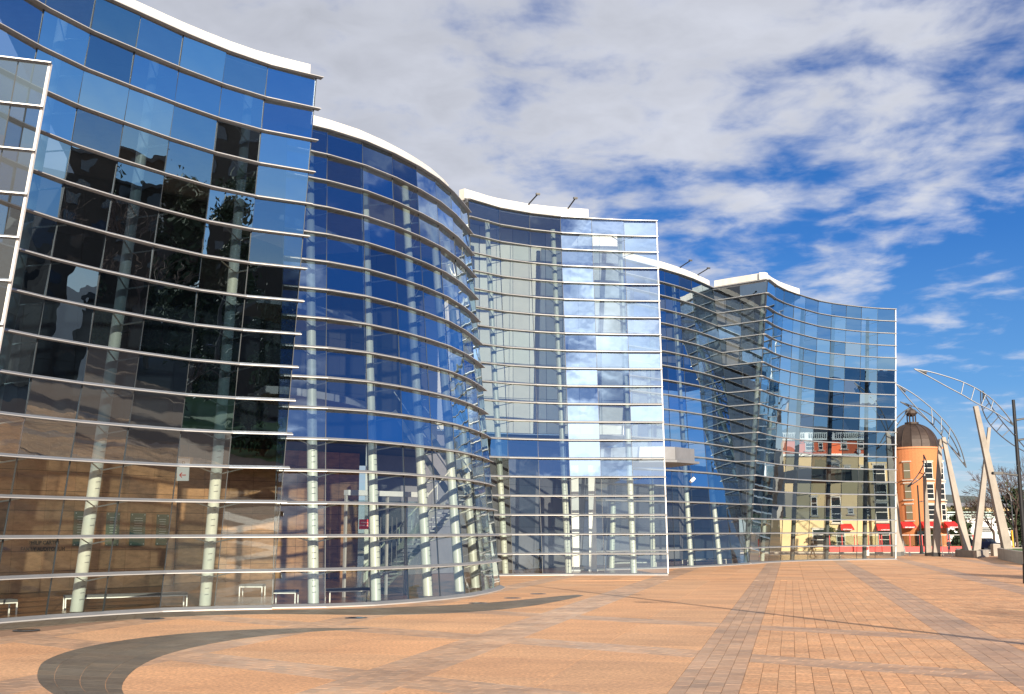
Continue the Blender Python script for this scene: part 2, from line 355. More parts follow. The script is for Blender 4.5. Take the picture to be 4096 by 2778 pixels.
KN = {'band': 'stone_paver', 'agg': 'aggregate_paver', 'slab': 'aggregate_slab', 'arc': 'basalt_paver'}
plaza = tag(bpy.data.objects.new('plaza', None), kind='structure'); COL.objects.link(plaza)
def tone_of(key):
    s = {'band': 0.13, 'agg': 0.11, 'slab': 0.05, 'arc': 0.15}[key]
    v = 1+random.uniform(-s, s); h = random.uniform(-0.04, 0.04)
    return (v*(1+h), v, v*(1-h))
def paver_geo(bm, q, gap, top=0.0, depth=0.02, dz=0.0):
    c = sum(q, Vector((0, 0)))/len(q)
    def ins(p, g):
        d = p-c; l = d.length
        return c+d*max(0.2, (l-g*1.2)/l) if l > 1e-6 else p
    t = [bm.verts.new((*ins(p, gap/2+0.004), top+dz)) for p in q]; b = [bm.verts.new((*ins(p, gap/2), top+dz-depth)) for p in q]
    n = len(q); fs = [bm.faces.new(t)]
    for i in range(n): fs.append(bm.faces.new((t[i], b[i], b[(i+1) % n], t[(i+1) % n])))
    return fs
def keyd(pc):
    c = sum(pc[0], Vector((0, 0)))/len(pc[0]); return c.y + 40*(abs(c.x) > 0.468*c.y)
def emit(pcs, top=0.0, nmax=280):
    pcs = sorted(pcs, key=keyd); solo = {}; joined = {}
    for pc in pcs:
        k = pc[1]
        if area(pc[0]) > 0.05 and solo.get(k, 0) < nmax and keyd(pc) < 60:
            solo[k] = solo.get(k, 0)+1
            bm = newbm(); fs = paver_geo(bm, pc[0], pc[2], top, dz=random.uniform(-0.001, 0.001)); bm.faces.ensure_lookup_table()
            me = bpy.data.meshes.new(KN[k]); bm.normal_update(); bm.to_mesh(me); bm.free()
            t = tone_of(k); set_tone(me, [t]*len(me.polygons)); obj(KN[k], me, KM[k], plaza)
        else: joined.setdefault(k, []).append(pc)
    for k, l in joined.items():
        bm = newbm(); tones = []
        for pc in l:
            fs = paver_geo(bm, pc[0], pc[2], top, dz=random.uniform(-0.001, 0.001)); tt = tone_of(k); tones += [tt]*len(fs)
        me = bpy.data.meshes.new(KN[k]); bm.normal_update(); bm.to_mesh(me); bm.free(); set_tone(me, tones)
        tag(obj(KN[k]+'_field', me, KM[k], plaza), kind='stuff')
emit(pieces, 0.0, 140)
# dark basalt arcs laid into the plaza
def resample(pts, n):
    pts = [Vector(p) for p in pts]; ls = [0]
    for i in range(len(pts)-1): ls.append(ls[-1]+(pts[i+1]-pts[i]).length)
    res = []
    for k in range(n+1):
        d = ls[-1]*k/n; i = max(j for j in range(len(ls)) if ls[j] <= d+1e-9); i = min(i, len(pts)-2)
        t = (d-ls[i])/max(1e-9, ls[i+1]-ls[i]); res.append(pts[i].lerp(pts[i+1], t))
    return res
def smoothc(pts, it=2):
    pts = [Vector(p) for p in pts]
    for _ in range(it):
        q = [pts[0]]
        for i in range(len(pts)-1): q += [pts[i].lerp(pts[i+1], 0.25), pts[i].lerp(pts[i+1], 0.75)]
        q.append(pts[-1]); pts = q
    return pts
def arc_strip(o, i, n, cols):
    o = resample(smoothc(o), n); i = resample(smoothc(i), n); r = []
    for a in range(n):
        for b in range(len(cols)-1):
            t0, t1 = cols[b], cols[b+1]
            q = [o[a].lerp(i[a], t0), o[a+1].lerp(i[a+1], t0), o[a+1].lerp(i[a+1], t1), o[a].lerp(i[a], t1)]
            if area(q) > 0.01: r.append((q, 'arc', 0.006))
    return r
outer = [(-4.0, 31.6), (-6.4, 31.7), (-8.4, 30.6), (-9.6, 28.8), (-10.1, 26.4), (-9.9, 24.0), (-9.2, 22.0), (-8.4, 20.2), (-7.4, 18.6), (-6, 16.5)]
inner = [(-4.0, 31.45), (-5.6, 30.5), (-6.8, 28.9), (-7.4, 27.0), (-7.65, 25.0), (-7.55, 23.2), (-7.25, 21.5), (-6.8, 19.8), (-6.3, 18.6), (-5, 16.5)]
arcs = arc_strip(outer, inner, 34, [0, 0.2, 0.5, 0.8, 1])
lo2 = [(-15.5, 28.8), (-14.0, 31.6), (-12.7, 34.1), (-10.6, 36.3), (-8.2, 37.2), (-6.3, 36.9), (-4.6, 36.5), (-2.7, 36.9), (-1.1, 38.1), (0.3, 40.0), (1.4, 42.6), (2.6, 46.0), (3.0, 47.6)]
up2 = [(-16.3, 31.9), (-15.2, 33.6), (-13.9, 35.4), (-12.0, 37.6), (-9.9, 38.7), (-7.6, 39.2), (-5.4, 39.6), (-3.6, 40.6), (-2.0, 41.6), (-0.4, 43.4), (1.0, 45.6), (2.2, 47.5), (2.8, 48.2)]
arcs += arc_strip(lo2, up2, 44, [0, 0.22, 0.48, 0.74, 1])
emit(arcs, 0.006, 290)
for i, (x, y) in enumerate([(-4.9, 35.4), (-13.4, 31.2), (-11.2, 35.2), (-1.3, 42.6), (0.0, 45.8), (1.1, 48.8)]):
    lab = ['round steel floor light in pink slab below the dark paving tongue', 'round steel floor light nearest the left edge with a rusty stain', 'round steel floor light between the left wall and the dark arc',
           'round floor light just beyond the root of the dark paving tongue', 'middle one of the floor lights behind the dark paving tongue', 'farthest floor light of the curved row before the tall middle wall'][i]
    t = thing('floor_light', lab, 'floor light', (x, y, 0.008), group='floor lights set into the plaza')
    bm = newbm(); bmesh.ops.create_cone(bm, cap_ends=True, segments=28, radius1=0.36, radius2=0.34, depth=0.012); obj('rim', bm, M_steel, t)
    bm = newbm(); bmesh.ops.create_cone(bm, cap_ends=True, segments=24, radius1=0.26, radius2=0.25, depth=0.018); obj('lens', bm, M_win, t)

# ---------------------------------------------------------------- glass walls
RH = 1.2; Z0 = 0.1
def sub(px, py, k): return lev(px, py, Z0+RH*k).xy
WALLS = {}
def defwall(key, n, ktop, top, base):
    T = [sub(x, y, ktop) for x, y in top]; B = [sub(x, y, 0) for x, y in base]
    if ktop != n: T = [b+(t-b)*(n/ktop) for t, b in zip(T, B)]
    WALLS[key] = (n, T, B)
defwall('W1', 16, 16, [(1266, 311), (1071, 264), (904, 207), (735.5, 138), (563, 61), (386, -18), (205, -118), (15, -238), (-190, -380)],
        [(1088, 2425), (858, 2429), (640, 2436), (413, 2449), (185, 2464), (-40, 2482), (-263, 2502), (-500, 2528), (-750, 2560)])
defwall('W2', 16, 16, [(1151, 482), (1309, 521), (1449, 565), (1566.5, 615.5), (1664, 666.5), (1740, 715), (1802, 769), (1840, 813), (1870, 850)],
        [(1088, 2422), (1300, 2419), (1483.6, 2412), (1636, 2401), (1763, 2389), (1862, 2378), (1929, 2366), (1978, 2354), (2000.5, 2343.5)])
defwall('W3', 20, 20, [(1874.6, 797), (1994, 832.5), (2117, 854), (2241, 868.5), (2365.7, 876), (2495, 882.7), (2625.5, 885.6)],
        [(1933, 2299), (2051, 2297), (2171, 2296), (2294, 2295), (2418.6, 2295), (2545, 2295), (2672, 2295)])
defwall('W4', 20, 20, [(2400, 1018), (2470, 1031), (2537, 1048), (2597, 1064), (2657, 1080), (2714, 1097), (2765, 1115), (2808, 1134), (2851, 1154)],
        [(2325, 2279), (2425, 2276), (2522, 2273), (2613, 2270.5), (2700, 2268), (2783, 2264.5), (2860, 2261), (2930, 2257), (2993, 2253)])
defwall('W5', 20, 19, [(3067, 1173), (3099, 1196), (3135, 1213.3), (3176, 1227.4), (3222, 1241), (3272, 1255.2), (3326.5, 1264.7), (3384.7, 1272.3), (3445.6, 1278.8), (3510.7, 1283.7), (3581.5, 1286.8)],
        [(2998, 2253), (3034, 2250), (3076, 2247), (3123, 2244.5), (3176, 2242.3), (3232, 2240.5), (3293, 2239), (3358, 2237.8), (3427, 2236.8), (3501, 2236), (3582, 2235)])
n0, T0, B0 = 13, [], []
for i in range(5):
    T0.append(Vector((-13.03-0.79*i, 29.35-0.26*i))); B0.append(Vector((-16.25-0.79*i, 32.6-0.26*i)))
WALLS['W0'] = (13, T0, B0)
nF, TF, BF = 20, [WALLS['W4'][1][-1], None, WALLS['W5'][1][0]], [WALLS['W4'][2][-1]+Vector((0.0, 0.02)), None, WALLS['W5'][2][0]+Vector((0, 0.02))]
TF[1] = (TF[0]+TF[2])/2; BF[1] = (BF[0]+BF[2])/2
WALLS['WF'] = (20, TF, BF)

def wp(key, u, r):
    "point of a wall at joint coordinate u and row r"
    n, T, B = WALLS[key]; i = min(int(u), len(T)-2) if u >= 0 else 0; t = u-i; a = r/n
    b = B[i].lerp(B[i+1], t); tt = T[i].lerp(T[i+1], t); p = b.lerp(tt, a)
    return Vector((p.x, p.y, Z0+RH*r))
def wn(key, u, r):
    "horizontal outward direction of a wall"
    n, T, B = WALLS[key]; m = len(T)-1
    a = wp(key, max(0, u-0.5), r); b = wp(key, min(m-1e-4, u+0.5), r); d = (b-a); nn = Vector((-d.y, d.x, 0)).normalized()
    if nn.dot(Vector((0, 0, 0))-Vector((a.x, a.y, 0))) < 0: nn = -nn
    return nn
def sweep(bm, key, r, prof, us, ext0=0.0, ext1=0.0):
    rings = []
    for i, u in enumerate(us):
        p = wp(key, u, r); o = wn(key, u, r)
        if i == 0 and ext0: d = (p-wp(key, us[1], r)).normalized(); p = p+d*ext0
        if i == len(us)-1 and ext1: d = (p-wp(key, us[-2], r)).normalized(); p = p+d*ext1
        rings.append([bm.verts.new(p+o*a+Vector((0, 0, z))) for a, z in prof])
    m = len(prof)
    for i in range(len(rings)-1):
        for j in range(m): bm.faces.new((rings[i][j], rings[i][(j+1) % m], rings[i+1][(j+1) % m], rings[i+1][j]))
    bm.faces.new(rings[0][::-1]); bm.faces.new(rings[-1])
LAB = {
 'W0': ('flat leaning glass wall cut off by the left edge with a white edge frame', 0.35),
 'W1': ('big concave glass wall at the left with the pink stone wall behind its lowest rows', 1.1),
 'W2': ('bulging convex glass wall with blue panes and the red door sign behind it', 0.35),
 'W3': ('tall middle glass wall ending in a white edge frame and reflecting bright cloud', 0.45),
 'W4': ('deep blue convex glass wall behind the entrance canopy with banded shadows inside', 0.3),
 'WF': ('narrow dark folded glass wedge between the two farthest walls', 0.2),
 'W5': ('farthest concave glass wall with sky panes above and the street seen through it', 0.7)}
def make_wall(key, cols, parapet=None, frames=(), ext=(0, 0), tip=0.22, wide_end=False, inset=0.95, low=5, wts=(4, 3, 3, 2, 1, 0, 0), wts2=(4, 4, 1, 3, 2, 1, 0), darkcols=()):
    n, T, B = WALLS[key]; m = len(T)-1
    root = thing('glass_wall', LAB[key][0], 'glass wall', (0, 0, 0)); tilt = LAB[key][1]
    for r in range(n):
        for i in range(m):
            a, b, c, d = wp(key, i, r), wp(key, i+0.99999, r), wp(key, i+0.99999, r+1), wp(key, i, r+1)
            if (a-b).length < 0.02: continue
            ctr = (a+b+c+d)/4; nn = (b-a).cross(d-a).normalized()
            if nn.dot(-ctr+Vector((0, 0, CAMZ))) < 0: nn = -nn
            ex = (b-a).normalized(); ey = nn.cross(ex).normalized()
            Rm = Matrix.Rotation(R(random.gauss(0, tilt)), 3, ex) @ Matrix.Rotation(R(random.gauss(0, tilt)), 3, ey)
            q = []
            for p in (a, b, c, d):
                v = p-ctr; v = v-nn*v.dot(nn); l = v.length; v = v*((l-0.014)/l); q.append(ctr+Rm @ v)
            bm = newbm(); vf = [bm.verts.new(p-ctr) for p in q]; vb = [bm.verts.new(p-ctr-nn*0.02) for p in q]
            bm.faces.new(vf)
            for j in range(4): bm.faces.new((vf[j], vb[j], vb[(j+1) % 4], vf[(j+1) % 4]))
            bm.normal_update()
            me = bpy.data.meshes.new('pane'); bm.to_mesh(me); bm.free()
            dk = (key == 'W5' and i < 2) or (key == 'W4' and i >= 6 and r > 3)  # darker tint stands in for dark reflections on panes by the fold
            o = obj('pane', me, M_glass[5] if dk and random.random() < 0.7 else M_glass[4] if (key == 'W3' and i == 3 and r >= 5) else M_glass[2] if (key == 'W3' and i < 3 and r >= 7) else (random.choice(M_glow) if r < low else random.choices(M_glass, wts if r < n*0.55 else wts2)[0]), root); o.location = ctr  # mirror-like column on the middle wall imitates a bright reflected streak
    us = [i for i in range(m)]+[m-1e-4]
    fine = []
    for i in range(m): fine += [i, i+0.5]
    fine.append(m-1e-4)
    for r in range(n+1):
        s = 1.0
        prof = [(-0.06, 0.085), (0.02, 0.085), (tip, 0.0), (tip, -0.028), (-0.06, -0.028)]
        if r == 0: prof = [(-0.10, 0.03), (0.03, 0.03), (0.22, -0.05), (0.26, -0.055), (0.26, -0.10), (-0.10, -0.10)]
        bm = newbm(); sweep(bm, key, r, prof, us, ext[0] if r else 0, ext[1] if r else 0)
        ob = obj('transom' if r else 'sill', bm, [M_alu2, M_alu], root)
        # sunlit look of the nose put into a paler colour; shelf behind is grey
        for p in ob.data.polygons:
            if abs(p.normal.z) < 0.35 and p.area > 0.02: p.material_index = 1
    for i in range(m+1):
        u = min(i, m-1e-4); bm = newbm(); ra = []
        for r in (0, n*0.5, n):
            p = wp(key, u, r); o = wn(key, u, r); s = Vector((-o.y, o.x, 0)); w = 0.014
            ra.append([bm.verts.new(p+s*x+o*y) for x, y in ((-w, -0.05), (w, -0.05), (w, 0.004), (-w, 0.004))])
        for k in range(2):
            for j in range(4): bm.faces.new((ra[k][j], ra[k][(j+1) % 4], ra[k+1][(j+1) % 4], ra[k+1][j]))
        obj('glass_joint', bm, M_joint, root)
    for u in frames:
        bm = newbm(); a, b = wp(key, u, 0), wp(key, u, n); o = wn(key, u, n/2)
        barq(bm, a+o*0.03, b+o*0.03, 0.07, 0.11); obj('edge_frame', bm, M_wpaint, root)
    if parapet:
        u0, u1, h, back = parapet; k = 14
        uu = [u0+(u1-u0)*j/k for j in range(k+1)]
        for (j0, j1) in ((0, 4), (4, 9), (9, 14)):
            bm = newbm(); sweep(bm, key, n, [(-back, 0.06), (-back, h), (-back-0.5, h+0.02), (-back-0.5, 0.06)], uu[j0:j1+1], -0.006 if j0 else 0, 0)
            obj('parapet', bm, M_white, root)
        bm = newbm(); sweep(bm, key, n, [(-back+0.10, 0.056), (-back+0.10, 0.16), (-back+0.003, 0.16), (-back+0.003, 0.056)], uu); obj('coping', bm, M_alu2, root)
    for u in cols:
        p = []
        for r in (0, n*0.25, n*0.5, n*0.75, n-0.6):
            p.append(wp(key, u, r)-wn(key, u, r)*inset)
        bm = newbm()
        rad = [0.205, 0.2, 0.19, 0.18, 0.16]
        rings = [[bm.verts.new(pp+Vector((math.cos(t)*rr, math.sin(t)*rr, 0))) for t in [2*math.pi*j/20 for j in range(20)]] for pp, rr in zip(p, rad)]
        for k in range(4):
            for j in range(20): bm.faces.new((rings[k][j], rings[k][(j+1) % 20], rings[k+1][(j+1) % 20], rings[k+1][j]))
        bm.faces.new(rings[-1])
        c = obj('column', bm, M_cold if u in darkcols else M_colm, root, smooth=True)
        for r in range(1, n):
            cc = wp(key, u, r)-wn(key, u, r)*inset; o = wn(key, u, r); s = Vector((-o.y, o.x, 0)); rr = 0.2
            bm = newbm(); zb = Vector((0, 0, -0.02))
            for sg in (-1, 1):
                e = cc+o*(inset-0.08)+s*sg*0.75+zb; barq(bm, cc+o*rr+Vector((0, 0, -0.22)), e, 0.045, 0.03)
            obj('bracket', bm, M_colm, c)
        bm = newbm()
        for r in range(0, 5):
            for q in (0.32, 0.5, 0.68, 0.86):
                rr0 = r+q; cc = wp(key, u, rr0)-wn(key, u, rr0)*inset; o = wn(key, u, rr0); s = Vector((-o.y, o.x, 0))
                seg(bm, cc+o*0.195-s*0.07, cc+o*0.22+s*0.07+Vector((0, 0, 0.02)), 0.012, n=5)
        obj('rungs', bm, M_alu2, c)
    return root
wall0 = make_wall('W0', [], low=0, wts=(0, 0, 0, 0, 0, 4, 1), wts2=(0, 0, 0, 0, 0, 4, 1), frames=(0,), ext=(0.03, 0))
wall1 = make_wall('W1', [1.12, 3.2, 5.2, 7.2], low=4, wts=(1, 1, 0, 1, 1, 12, 0), wts2=(2, 3, 1, 4, 5, 2, 0), parapet=(0.06, 7.99, 0.62, 0.35), ext=(0.2, 0))
wall2 = make_wall('W2', [0.85, 2.6, 4.3, 5.9, 7.2], parapet=(0.3, 6.4, 0.62, 0.3), ext=(0.0, 0.0))
wall3 = make_wall('W3', [0.9, 2.9, 4.95], parapet=(0.0, 3.95, 0.8, 0.4), frames=(5.9999,), ext=(0, 0.05))
wall4 = make_wall('W4', [1.6, 3.4, 5.3, 6.9], parapet=(0.0, 7.999, 0.75, 0.3))
wallF = make_wall('WF', [], low=0, wts=(0, 0, 0, 0, 0, 0, 5), wts2=(0, 0, 0, 0, 0, 1, 5), parapet=(0.0, 1.86, 0.75, 0.3))
wall5 = make_wall('W5', [1.0, 2.4, 4.6, 6.7, 8.8], wts=(2, 3, 2, 3, 2, 5, 0), wts2=(1, 2, 0, 4, 4, 6, 0), darkcols=(4.6, 6.7, 8.8), low=3, parapet=(0.12, 3.7, 0.75, 0.3), frames=(9.9999,), ext=(0, 0.05), inset=1.1)
# dark floodlight arms on the roof edges
for (key, u, par, lab) in (('W3', 2.05, wall3, ''), ('W3', 3.3, wall3, ''), ('W4', 5.35, wall4, ''), ('W4', 6.9, wall4, '')):
    p = wp(key, u, 20)+Vector((0, 0, 0.75)); o = wn(key, u, 20)
    bm = newbm(); seg(bm, p-o*0.3, p+o*0.4+Vector((0.25, 0, 0.45)), 0.05); box(bm, p+o*0.45+Vector((0.28, 0, 0.5)), (0.28, 0.16, 0.12), 0.3); obj('floodlight_arm', bm, M_black, par)
# hidden return of the convex wall back to the middle wall
def strip_wall(name, pts, z0, z1, m, parent=None, label=None, cat=None, th=0.25, tone=False, pw=0, ph=0, kind=None, gap=0.02, pname='wall_panel', gm=None):
    """wall along a plan polyline facing the camera side; when pw,ph given it is clad in single panels"""
    root = thing(name, label, cat, kind=kind) if parent is None else parent
    pts = [Vector(p) for p in pts]
    bm = newbm()
    for i in range(len(pts)-1):
        a, b = pts[i], pts[i+1]; d = (b-a).normalized(); nn = Vector((-d.y, d.x))
        if nn.dot(-a) > 0: nn = -nn
        q = [a+nn*0.03, b+nn*0.03, b+nn*(0.03+th), a+nn*(0.03+th)]
        prism(bm, q, z0, z1)
    obj('backing', bm, gm or M_joinr, root)
    if pw:
        tot = [0]
        for i in range(len(pts)-1): tot.append(tot[-1]+(pts[i+1]-pts[i]).length)
        for i in range(len(pts)-1):
            a, b = pts[i], pts[i+1]; l = (b-a).length; k = max(1, round(l/pw)); d = (b-a).normalized(); nn = Vector((-d.y, d.x))
            if nn.dot(-a) > 0: nn = -nn
            rows = max(1, round((z1-z0)/ph)); hh = (z1-z0)/rows; ww = l/k
            for r in range(rows):
                for c in range(k):
                    s0 = a+d*(ww*c+gap/2); s1 = a+d*(ww*(c+1)-gap/2)
                    bm = newbm(); pr = random.uniform(0, 0.004); prism(bm, [s0-nn*pr, s1-nn*pr, s1+nn*0.027, s0+nn*0.027], z0+hh*r+gap/2, z0+hh*(r+1)-gap/2)
                    me = bpy.data.meshes.new(pname); bmesh.ops.recalc_face_normals(bm, faces=bm.faces); bm.to_mesh(me); bm.free()
                    v = 1+random.uniform(-0.1, 0.1); set_tone(me, [(v*(1+random.uniform(-.04, .04)), v, v)]*len(me.polygons)); obj(pname, me, m, root)
    return root
def off(key, us, d, r):
    return [(wp(key, u, r)-wn(key, u, r)*d).xy for u in us]
def frange(a, b, n): return [a+(b-a)*i/n for i in range(n+1)]

# ---- the gallery building behind the glass
gal = thing('gallery_building', 'grey gallery building with roof and panelled inner walls behind the glass walls', 'building')
w1b = off('W1', frange(0, 5.9, 4), 9.5, 12); w2b = off('W2', frange(0.5, 5, 3), 8, 12)
bm = newbm()
def roofslab(bm, keys, z, depth_to):
    front = []
    for key, us in keys:
        front += [(wp(key, u, WALLS[key][0])-wn(key, u, WALLS[key][0])*0.12).xy for u in us]
    xs = front[0].x
    prism(bm, [*front, Vector((front[-1].x-2, depth_to)), Vector((front[0].x-14, depth_to))], z-0.25, z)
roofslab(bm, [('W1', frange(7.99, 0.02, 12)), ('W2', frange(0.6, 7.9, 12))], Z0+RH*16-0.02+0.1, 86)
roofslab(bm, [('W3', frange(0.0, 3.9, 8))], Z0+RH*20+0.08, 96)
roofslab(bm, [('W4', frange(0.3, 7.98, 14)), ('W5', frange(0.0, 3.6, 6))], Z0+RH*20+0.085, 125)
obj('roof', bm, M_roof, gal)
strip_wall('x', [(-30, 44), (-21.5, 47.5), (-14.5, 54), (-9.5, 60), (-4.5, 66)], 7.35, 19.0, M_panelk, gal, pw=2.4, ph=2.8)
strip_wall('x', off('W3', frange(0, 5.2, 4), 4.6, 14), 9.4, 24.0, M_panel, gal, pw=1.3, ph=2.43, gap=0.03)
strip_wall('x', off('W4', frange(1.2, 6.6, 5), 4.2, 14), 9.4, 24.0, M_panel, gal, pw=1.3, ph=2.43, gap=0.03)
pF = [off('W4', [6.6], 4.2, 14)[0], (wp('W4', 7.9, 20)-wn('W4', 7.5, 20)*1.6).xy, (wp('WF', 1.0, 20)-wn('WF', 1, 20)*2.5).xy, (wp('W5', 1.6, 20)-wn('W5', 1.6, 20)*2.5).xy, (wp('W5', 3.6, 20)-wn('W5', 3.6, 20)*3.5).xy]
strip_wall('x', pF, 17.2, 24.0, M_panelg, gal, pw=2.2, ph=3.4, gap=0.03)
strip_wall('x', [(18.5, 100), (22.5, 104), (27.5, 112)], 4.0, 17.0, M_panelk, gal, pw=2.4, ph=3.2)  # added near-black wall that hides bright sky behind the folded wedge
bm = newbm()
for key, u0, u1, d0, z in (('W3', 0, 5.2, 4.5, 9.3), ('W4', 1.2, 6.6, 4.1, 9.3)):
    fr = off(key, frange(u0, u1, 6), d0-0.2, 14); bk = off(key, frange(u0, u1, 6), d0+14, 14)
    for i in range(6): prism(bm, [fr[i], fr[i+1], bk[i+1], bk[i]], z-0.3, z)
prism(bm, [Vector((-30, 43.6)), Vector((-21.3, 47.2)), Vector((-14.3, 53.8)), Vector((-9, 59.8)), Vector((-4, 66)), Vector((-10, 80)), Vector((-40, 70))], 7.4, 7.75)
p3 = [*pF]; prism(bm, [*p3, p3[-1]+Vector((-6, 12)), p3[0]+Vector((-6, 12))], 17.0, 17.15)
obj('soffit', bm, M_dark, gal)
# hall floor
bm = newbm(); fr = []
for key, us in (('W1', frange(7.99, 0.05, 8)), ('W2', frange(0.4, 7.99, 10)), ('W3', frange(0.3, 5.99, 6)), ('W4', frange(1.9, 7.99, 8)), ('W5', frange(0.3, 9.99, 10))):
    fr += [(wp(key, u, 0)-wn(key, u, 0)*0.08).xy for u in us]
vs = [bm.verts.new((p.x, p.y, 0.012)) for p in fr]+[bm.verts.new(q) for q in ((36, 128, 0.012), (-30, 128, 0.012), (-60, 60, 0.012))]
bmesh.ops.triangulate(bm, faces=[bm.faces.new(vs)]); tag(obj('floor', bm, M_floor), kind='structure')
# back of the hall, ground level
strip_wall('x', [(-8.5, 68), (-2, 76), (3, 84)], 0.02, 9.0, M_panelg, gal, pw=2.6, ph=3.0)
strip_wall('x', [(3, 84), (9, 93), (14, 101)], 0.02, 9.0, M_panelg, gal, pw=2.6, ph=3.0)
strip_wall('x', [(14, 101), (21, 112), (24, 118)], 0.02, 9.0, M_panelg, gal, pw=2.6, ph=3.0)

# ---- pink sandstone wall inside the first glass wall
stw = strip_wall('sandstone_wall', [(-25.5, 45.6), (-22.2, 49.6), (-17.3, 57.35)], 0.02, 7.3, M_sand, label='pink sandstone inner wall with green plaques and an auditorium name in letters', cat='inner wall', pw=1.55, ph=0.92, gap=0.022, pname='stone_block')
d1 = (Vector((-18.4, 55.6))-Vector((-22.2, 49.6))).normalized(); f1 = Vector((d1.y, -d1.x))
def on_stone(t): return Vector((-22.2, 49.6))+d1*t
def stone_at(px, py):
    dr = ray(px, py); a = Vector((-22.2, 49.6)); n = f1
    t = (a.dot(n))/(dr.xy.dot(n)); p = Vector((0, 0, CAMZ))+dr*t; return p
fac2 = (f1.x, f1.y)
a0 = stone_at(176, 2158); a1 = stone_at(172, 2178)
place_text('letters', 'PHILIP CARTER', 0.235, a0+Vector((f1.x, f1.y, -4))*0.04, fac2, M_letter, stw, True)
place_text('letters', 'FAMILY AUDITORIUM', 0.235, a1+Vector((f1.x, f1.y, -5.5))*0.04, fac2, M_letter, stw, True)
for (x0, x1, y0, y1) in ((288, 362, 2046, 2186), (418, 476, 2050, 2186), (514, 580, 2053, 2184), (620, 672, 2058, 2182)):
    c = stone_at((x0+x1)/2, (y0+y1)/2); w = (stone_at(x1, y0)-stone_at(x0, y0)).length*0.92; h = stone_at(x0, y0).z-stone_at(x0, y1).z
    bm = newbm(); box(bm, (0, 0, 0), (w, 0.03, h)); pl = obj('plaque', bm, M_plaq, stw)
    ang = math.atan2(d1.y, d1.x); pl.location = c+Vector((f1.x, f1.y, 0))*0.06; pl.rotation_euler = (0, 0, ang)
    bm = newbm()
    for sx in (-1, 1):
        for sz in (-1, 1): seg(bm, (sx*(w/2-0.08), -0.015, sz*(h/2-0.08)), (sx*(w/2-0.08), -0.04, sz*(h/2-0.08)), 0.03, n=8)
    for k in range(9): box(bm, (random.uniform(-.03, .03), -0.017, h/2-0.25-k*0.12), (w*random.uniform(0.45, 0.62), 0.004, 0.025))
    tag(obj('engraving', bm, M_colm, pl), kind='stuff')
pw2 = strip_wall('side_wall', [(-17.9, 59.5), (-14.6, 62.5), (-9.2, 66.6)], 0.02, 7.36, M_sand, label='darker sandstone side wall beyond the corner of the plaque wall', cat='inner wall', pw=1.4, ph=0.92, pname='stone_block')
# hanging way sign
t = thing('hanging_sign', 'white hanging parking sign with a red left arrow in front of the plaque wall', 'sign', at(733, 1880, 46))
bm = newbm(); box(bm, (0, 0, 0), (0.5, 0.06, 0.92)); obj('board', bm, M_sign, t)
me = text_mesh('P', 0.3); me.transform(Matrix.Translation((0, -0.035, 0.24)) @ Matrix.Rotation(math.pi/2, 4, 'X')); obj('letter', me, M_letter, t)
bm = newbm(); box(bm, (0.0, -0.034, -0.22), (0.26, 0.008, 0.035)); box(bm, (-0.085, -0.034, -0.175), (0.14, 0.008, 0.035), M=None); 
bm.free(); bm = newbm(); barq(bm, (-0.12, -0.036, -0.22), (0.13, -0.036, -0.22), 0.035, 0.008); barq(bm, (-0.13, -0.036, -0.215), (-0.03, -0.036, -0.12), 0.035, 0.008); barq(bm, (-0.13, -0.036, -0.225), (-0.03, -0.036, -0.32), 0.035, 0.008)
obj('arrow', bm, M_redp, t)
bm = newbm(); seg(bm, (-0.18, 0, 0.46), (-0.18, 0, 1.6), 0.01); seg(bm, (0.18, 0, 0.46), (0.18, 0, 1.6), 0.01); obj('hanger', bm, M_black, t)

# ---- benches
def bench(p, ang, length, label):
    t = thing('bench', label, 'bench', p, group='white framed benches behind the glass', rz=ang)
    bm = newbm(); box(bm, (0, 0, 0.44), (length, 0.55, 0.09)); bmesh.ops.bevel(bm, geom=bm.edges[:], offset=0.03, segments=2); obj('seat', bm, M_bench, t)
    bm = newbm()
    for y in (-0.25, 0.25): box(bm, (0, y, 0.375), (length, 0.035, 0.035))
    obj('seat_frame', bm, M_wpaint, t)
    for sx in (-1, 1):
        for y in (-0.25, 0.25):
            bm = newbm(); box(bm, (sx*(length/2-0.02), y, 0.18), (0.04, 0.04, 0.36)); obj('leg', bm, M_wpaint, t)
    return t
def bench_at(px0, py0, px1, py1, label):
    a, b = lev(px0, py0, 0.0), lev(px1, py1, 0.0); m = (a+b)/2; d = b-a
    bench((m.x, m.y, 0.012), math.atan2(d.y, d.x), d.length, label)
bench_at(-150, 2470, 52, 2458, 'bench cut off by the left edge behind the lowest panes')
bench_at(254, 2440, 742, 2424, 'long bench between the two left columns')
bench_at(962, 2385, 1055, 2385, 'small bench far back under the sandstone side wall')
bench_at(1095, 2414, 1188, 2414, 'short bench where the concave and convex walls meet')
bench_at(1307, 2408, 1478, 2402, 'bench behind the convex wall beside the entrance doors')
bench_at(2450, 2274, 2620, 2272, 'bench seen through the end of the tall middle wall')
bench_at(2740, 2262, 2895, 2256, 'bench behind the deep blue convex wall')

